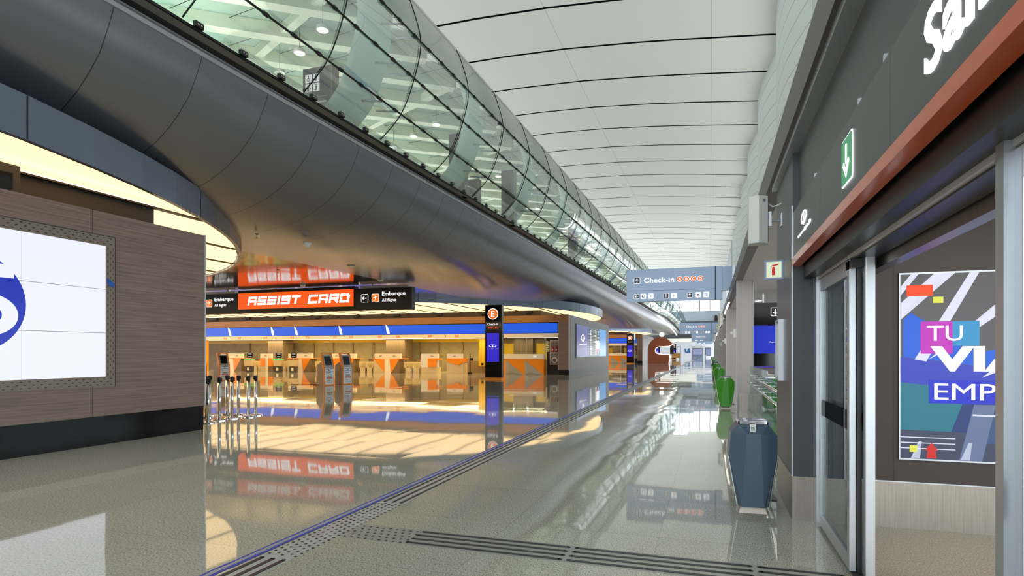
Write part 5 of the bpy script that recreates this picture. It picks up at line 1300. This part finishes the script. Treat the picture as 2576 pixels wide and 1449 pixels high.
for i, x in enumerate((-10.6, -12.1, -13.6)):
    for k in range(10):
        y = 14.6 + 8.0 * k * .94 + i * .9
        kk += 1
        t = thing('walkway_downlight', ('round downlight below the walkway roof, %s lamp of the %s row from the glass' % (['first', 'second', 'third', 'fourth', 'fifth', 'sixth', 'seventh', 'eighth', 'ninth', 'tenth'][k], ['first', 'second', 'third'][i])), 'lamp', (x, y, 10.9), 0, 'round downlights below the walkway roof')
        MB().lathe([(.15, 0), (.15, -.02)], n=18).build('lens', M_LEDW, t); MB().lathe([(.17, .10), (.18, 0)], n=18).build('housing', M_WHITE, t); MB().tube([(0, 0, .1), (0, 0, 1.10)], .006, 5).build('cord', M_RUBBER, t)

# ------------------------------------------------ far end of the concourse
lg = MB().prism([(0, 1.0), (.55, 1.0), (.55, .45), (.75, .30), (1.0, .45), (1.0, .75), (1.3, 1.05), (1.9, 1.05), (1.9, .2), (2.1, .2), (2.1, 0), (.35, 0), (0, .3)], -.02, 0, 'y').build('wall_emblem', pm('emblem_steel_blue', (44, 100, 160), .5), loc=(-7.6, 195.95, 1.5)); lg.scale = (.85, 1, 1.35); tag(lg, 'blue abstract emblem on the pale far wall', 'emblem')
d1 = thing('shop_front', 'lit shop opening with dark frame in the far wall', 'shop', (-5.2, 195.9, 0)); box('frame', 0, 3.0, -.1, 0, 0, 3.0, M_DARKP, d1); box('interior', .15, 2.85, -.12, -.1, .9, 2.8, em('shop_interior', (150, 160, 200), .9), d1); box('shelf', .15, 2.85, -.14, -.12, .2, 1.0, em('shop_low', (50, 60, 140), .8), d1); box('fascia', -.2, 3.2, -.15, 0, 3.0, 3.6, M_ALU, d1)
d2 = thing('shop_window', 'tall framed window right of the shop opening in the far wall', 'window', (-1.4, 195.9, 0)); box('frame', 0, 1.7, -.1, 0, .6, 3.1, M_BLACK, d2); box('sill_panel', 0, 1.7, -.1, 0, 0, .6, M_ENDW, d2); box('pane', .12, 1.58, -.12, -.1, .75, 2.95, em('shop_pane', (140, 156, 196), .8), d2)
gr = thing('queue_barrier', 'glass and steel queue barrier on the far concourse floor', 'barrier', (-3.0, 114, 0))
for k in range(5): MB().box(.55 * k, .55 * k + .05, 0, .05, 0, 1.15).build('post', M_BLACK, gr)
for k in range(4): box('pane', .55 * k + .05, .55 * k + .55, .02, .03, .15, 1.1, M_GLASSC, gr)
MB().box(2.2, 2.25, .05, 9, 1.05, 1.12).box(2.2, 2.25, 8.9, 9, 0, 1.1).build('side_rail', M_ALU, gr)
kb = thing('snack_kiosk', 'small ochre kiosk with dark banner at the far left of the concourse', 'kiosk', (-8.2, 140, 0)); box('counter', 0, 1.8, 0, 1, .4, 1.5, pm('ochre_panel', (176, 128, 60), .5), kb); box('banner', -.4, .4, -.1, 0, 1.3, 3.3, M_BLACK, kb); MB().box(.05, .12, 0, .1, 0, .4).box(1.6, 1.7, 0, .1, 0, .4).box(1.0, 1.06, .5, .56, 1.5, 3.0).box(1.9, 1.96, .5, .56, 0, 3.0).box(1.0, 1.96, .5, .56, 2.95, 3.0).build('stand_frame', M_BLACK, kb)
sd = thing('stadium_lamp', 'dark wall spotlight high on the right end wall', 'lamp', (1.2, 129.98, 8.6)); MB().prism(disc2(0, 0, .35, .8, 14), -.1, .1, 'y').build('head', M_BLACK, sd)
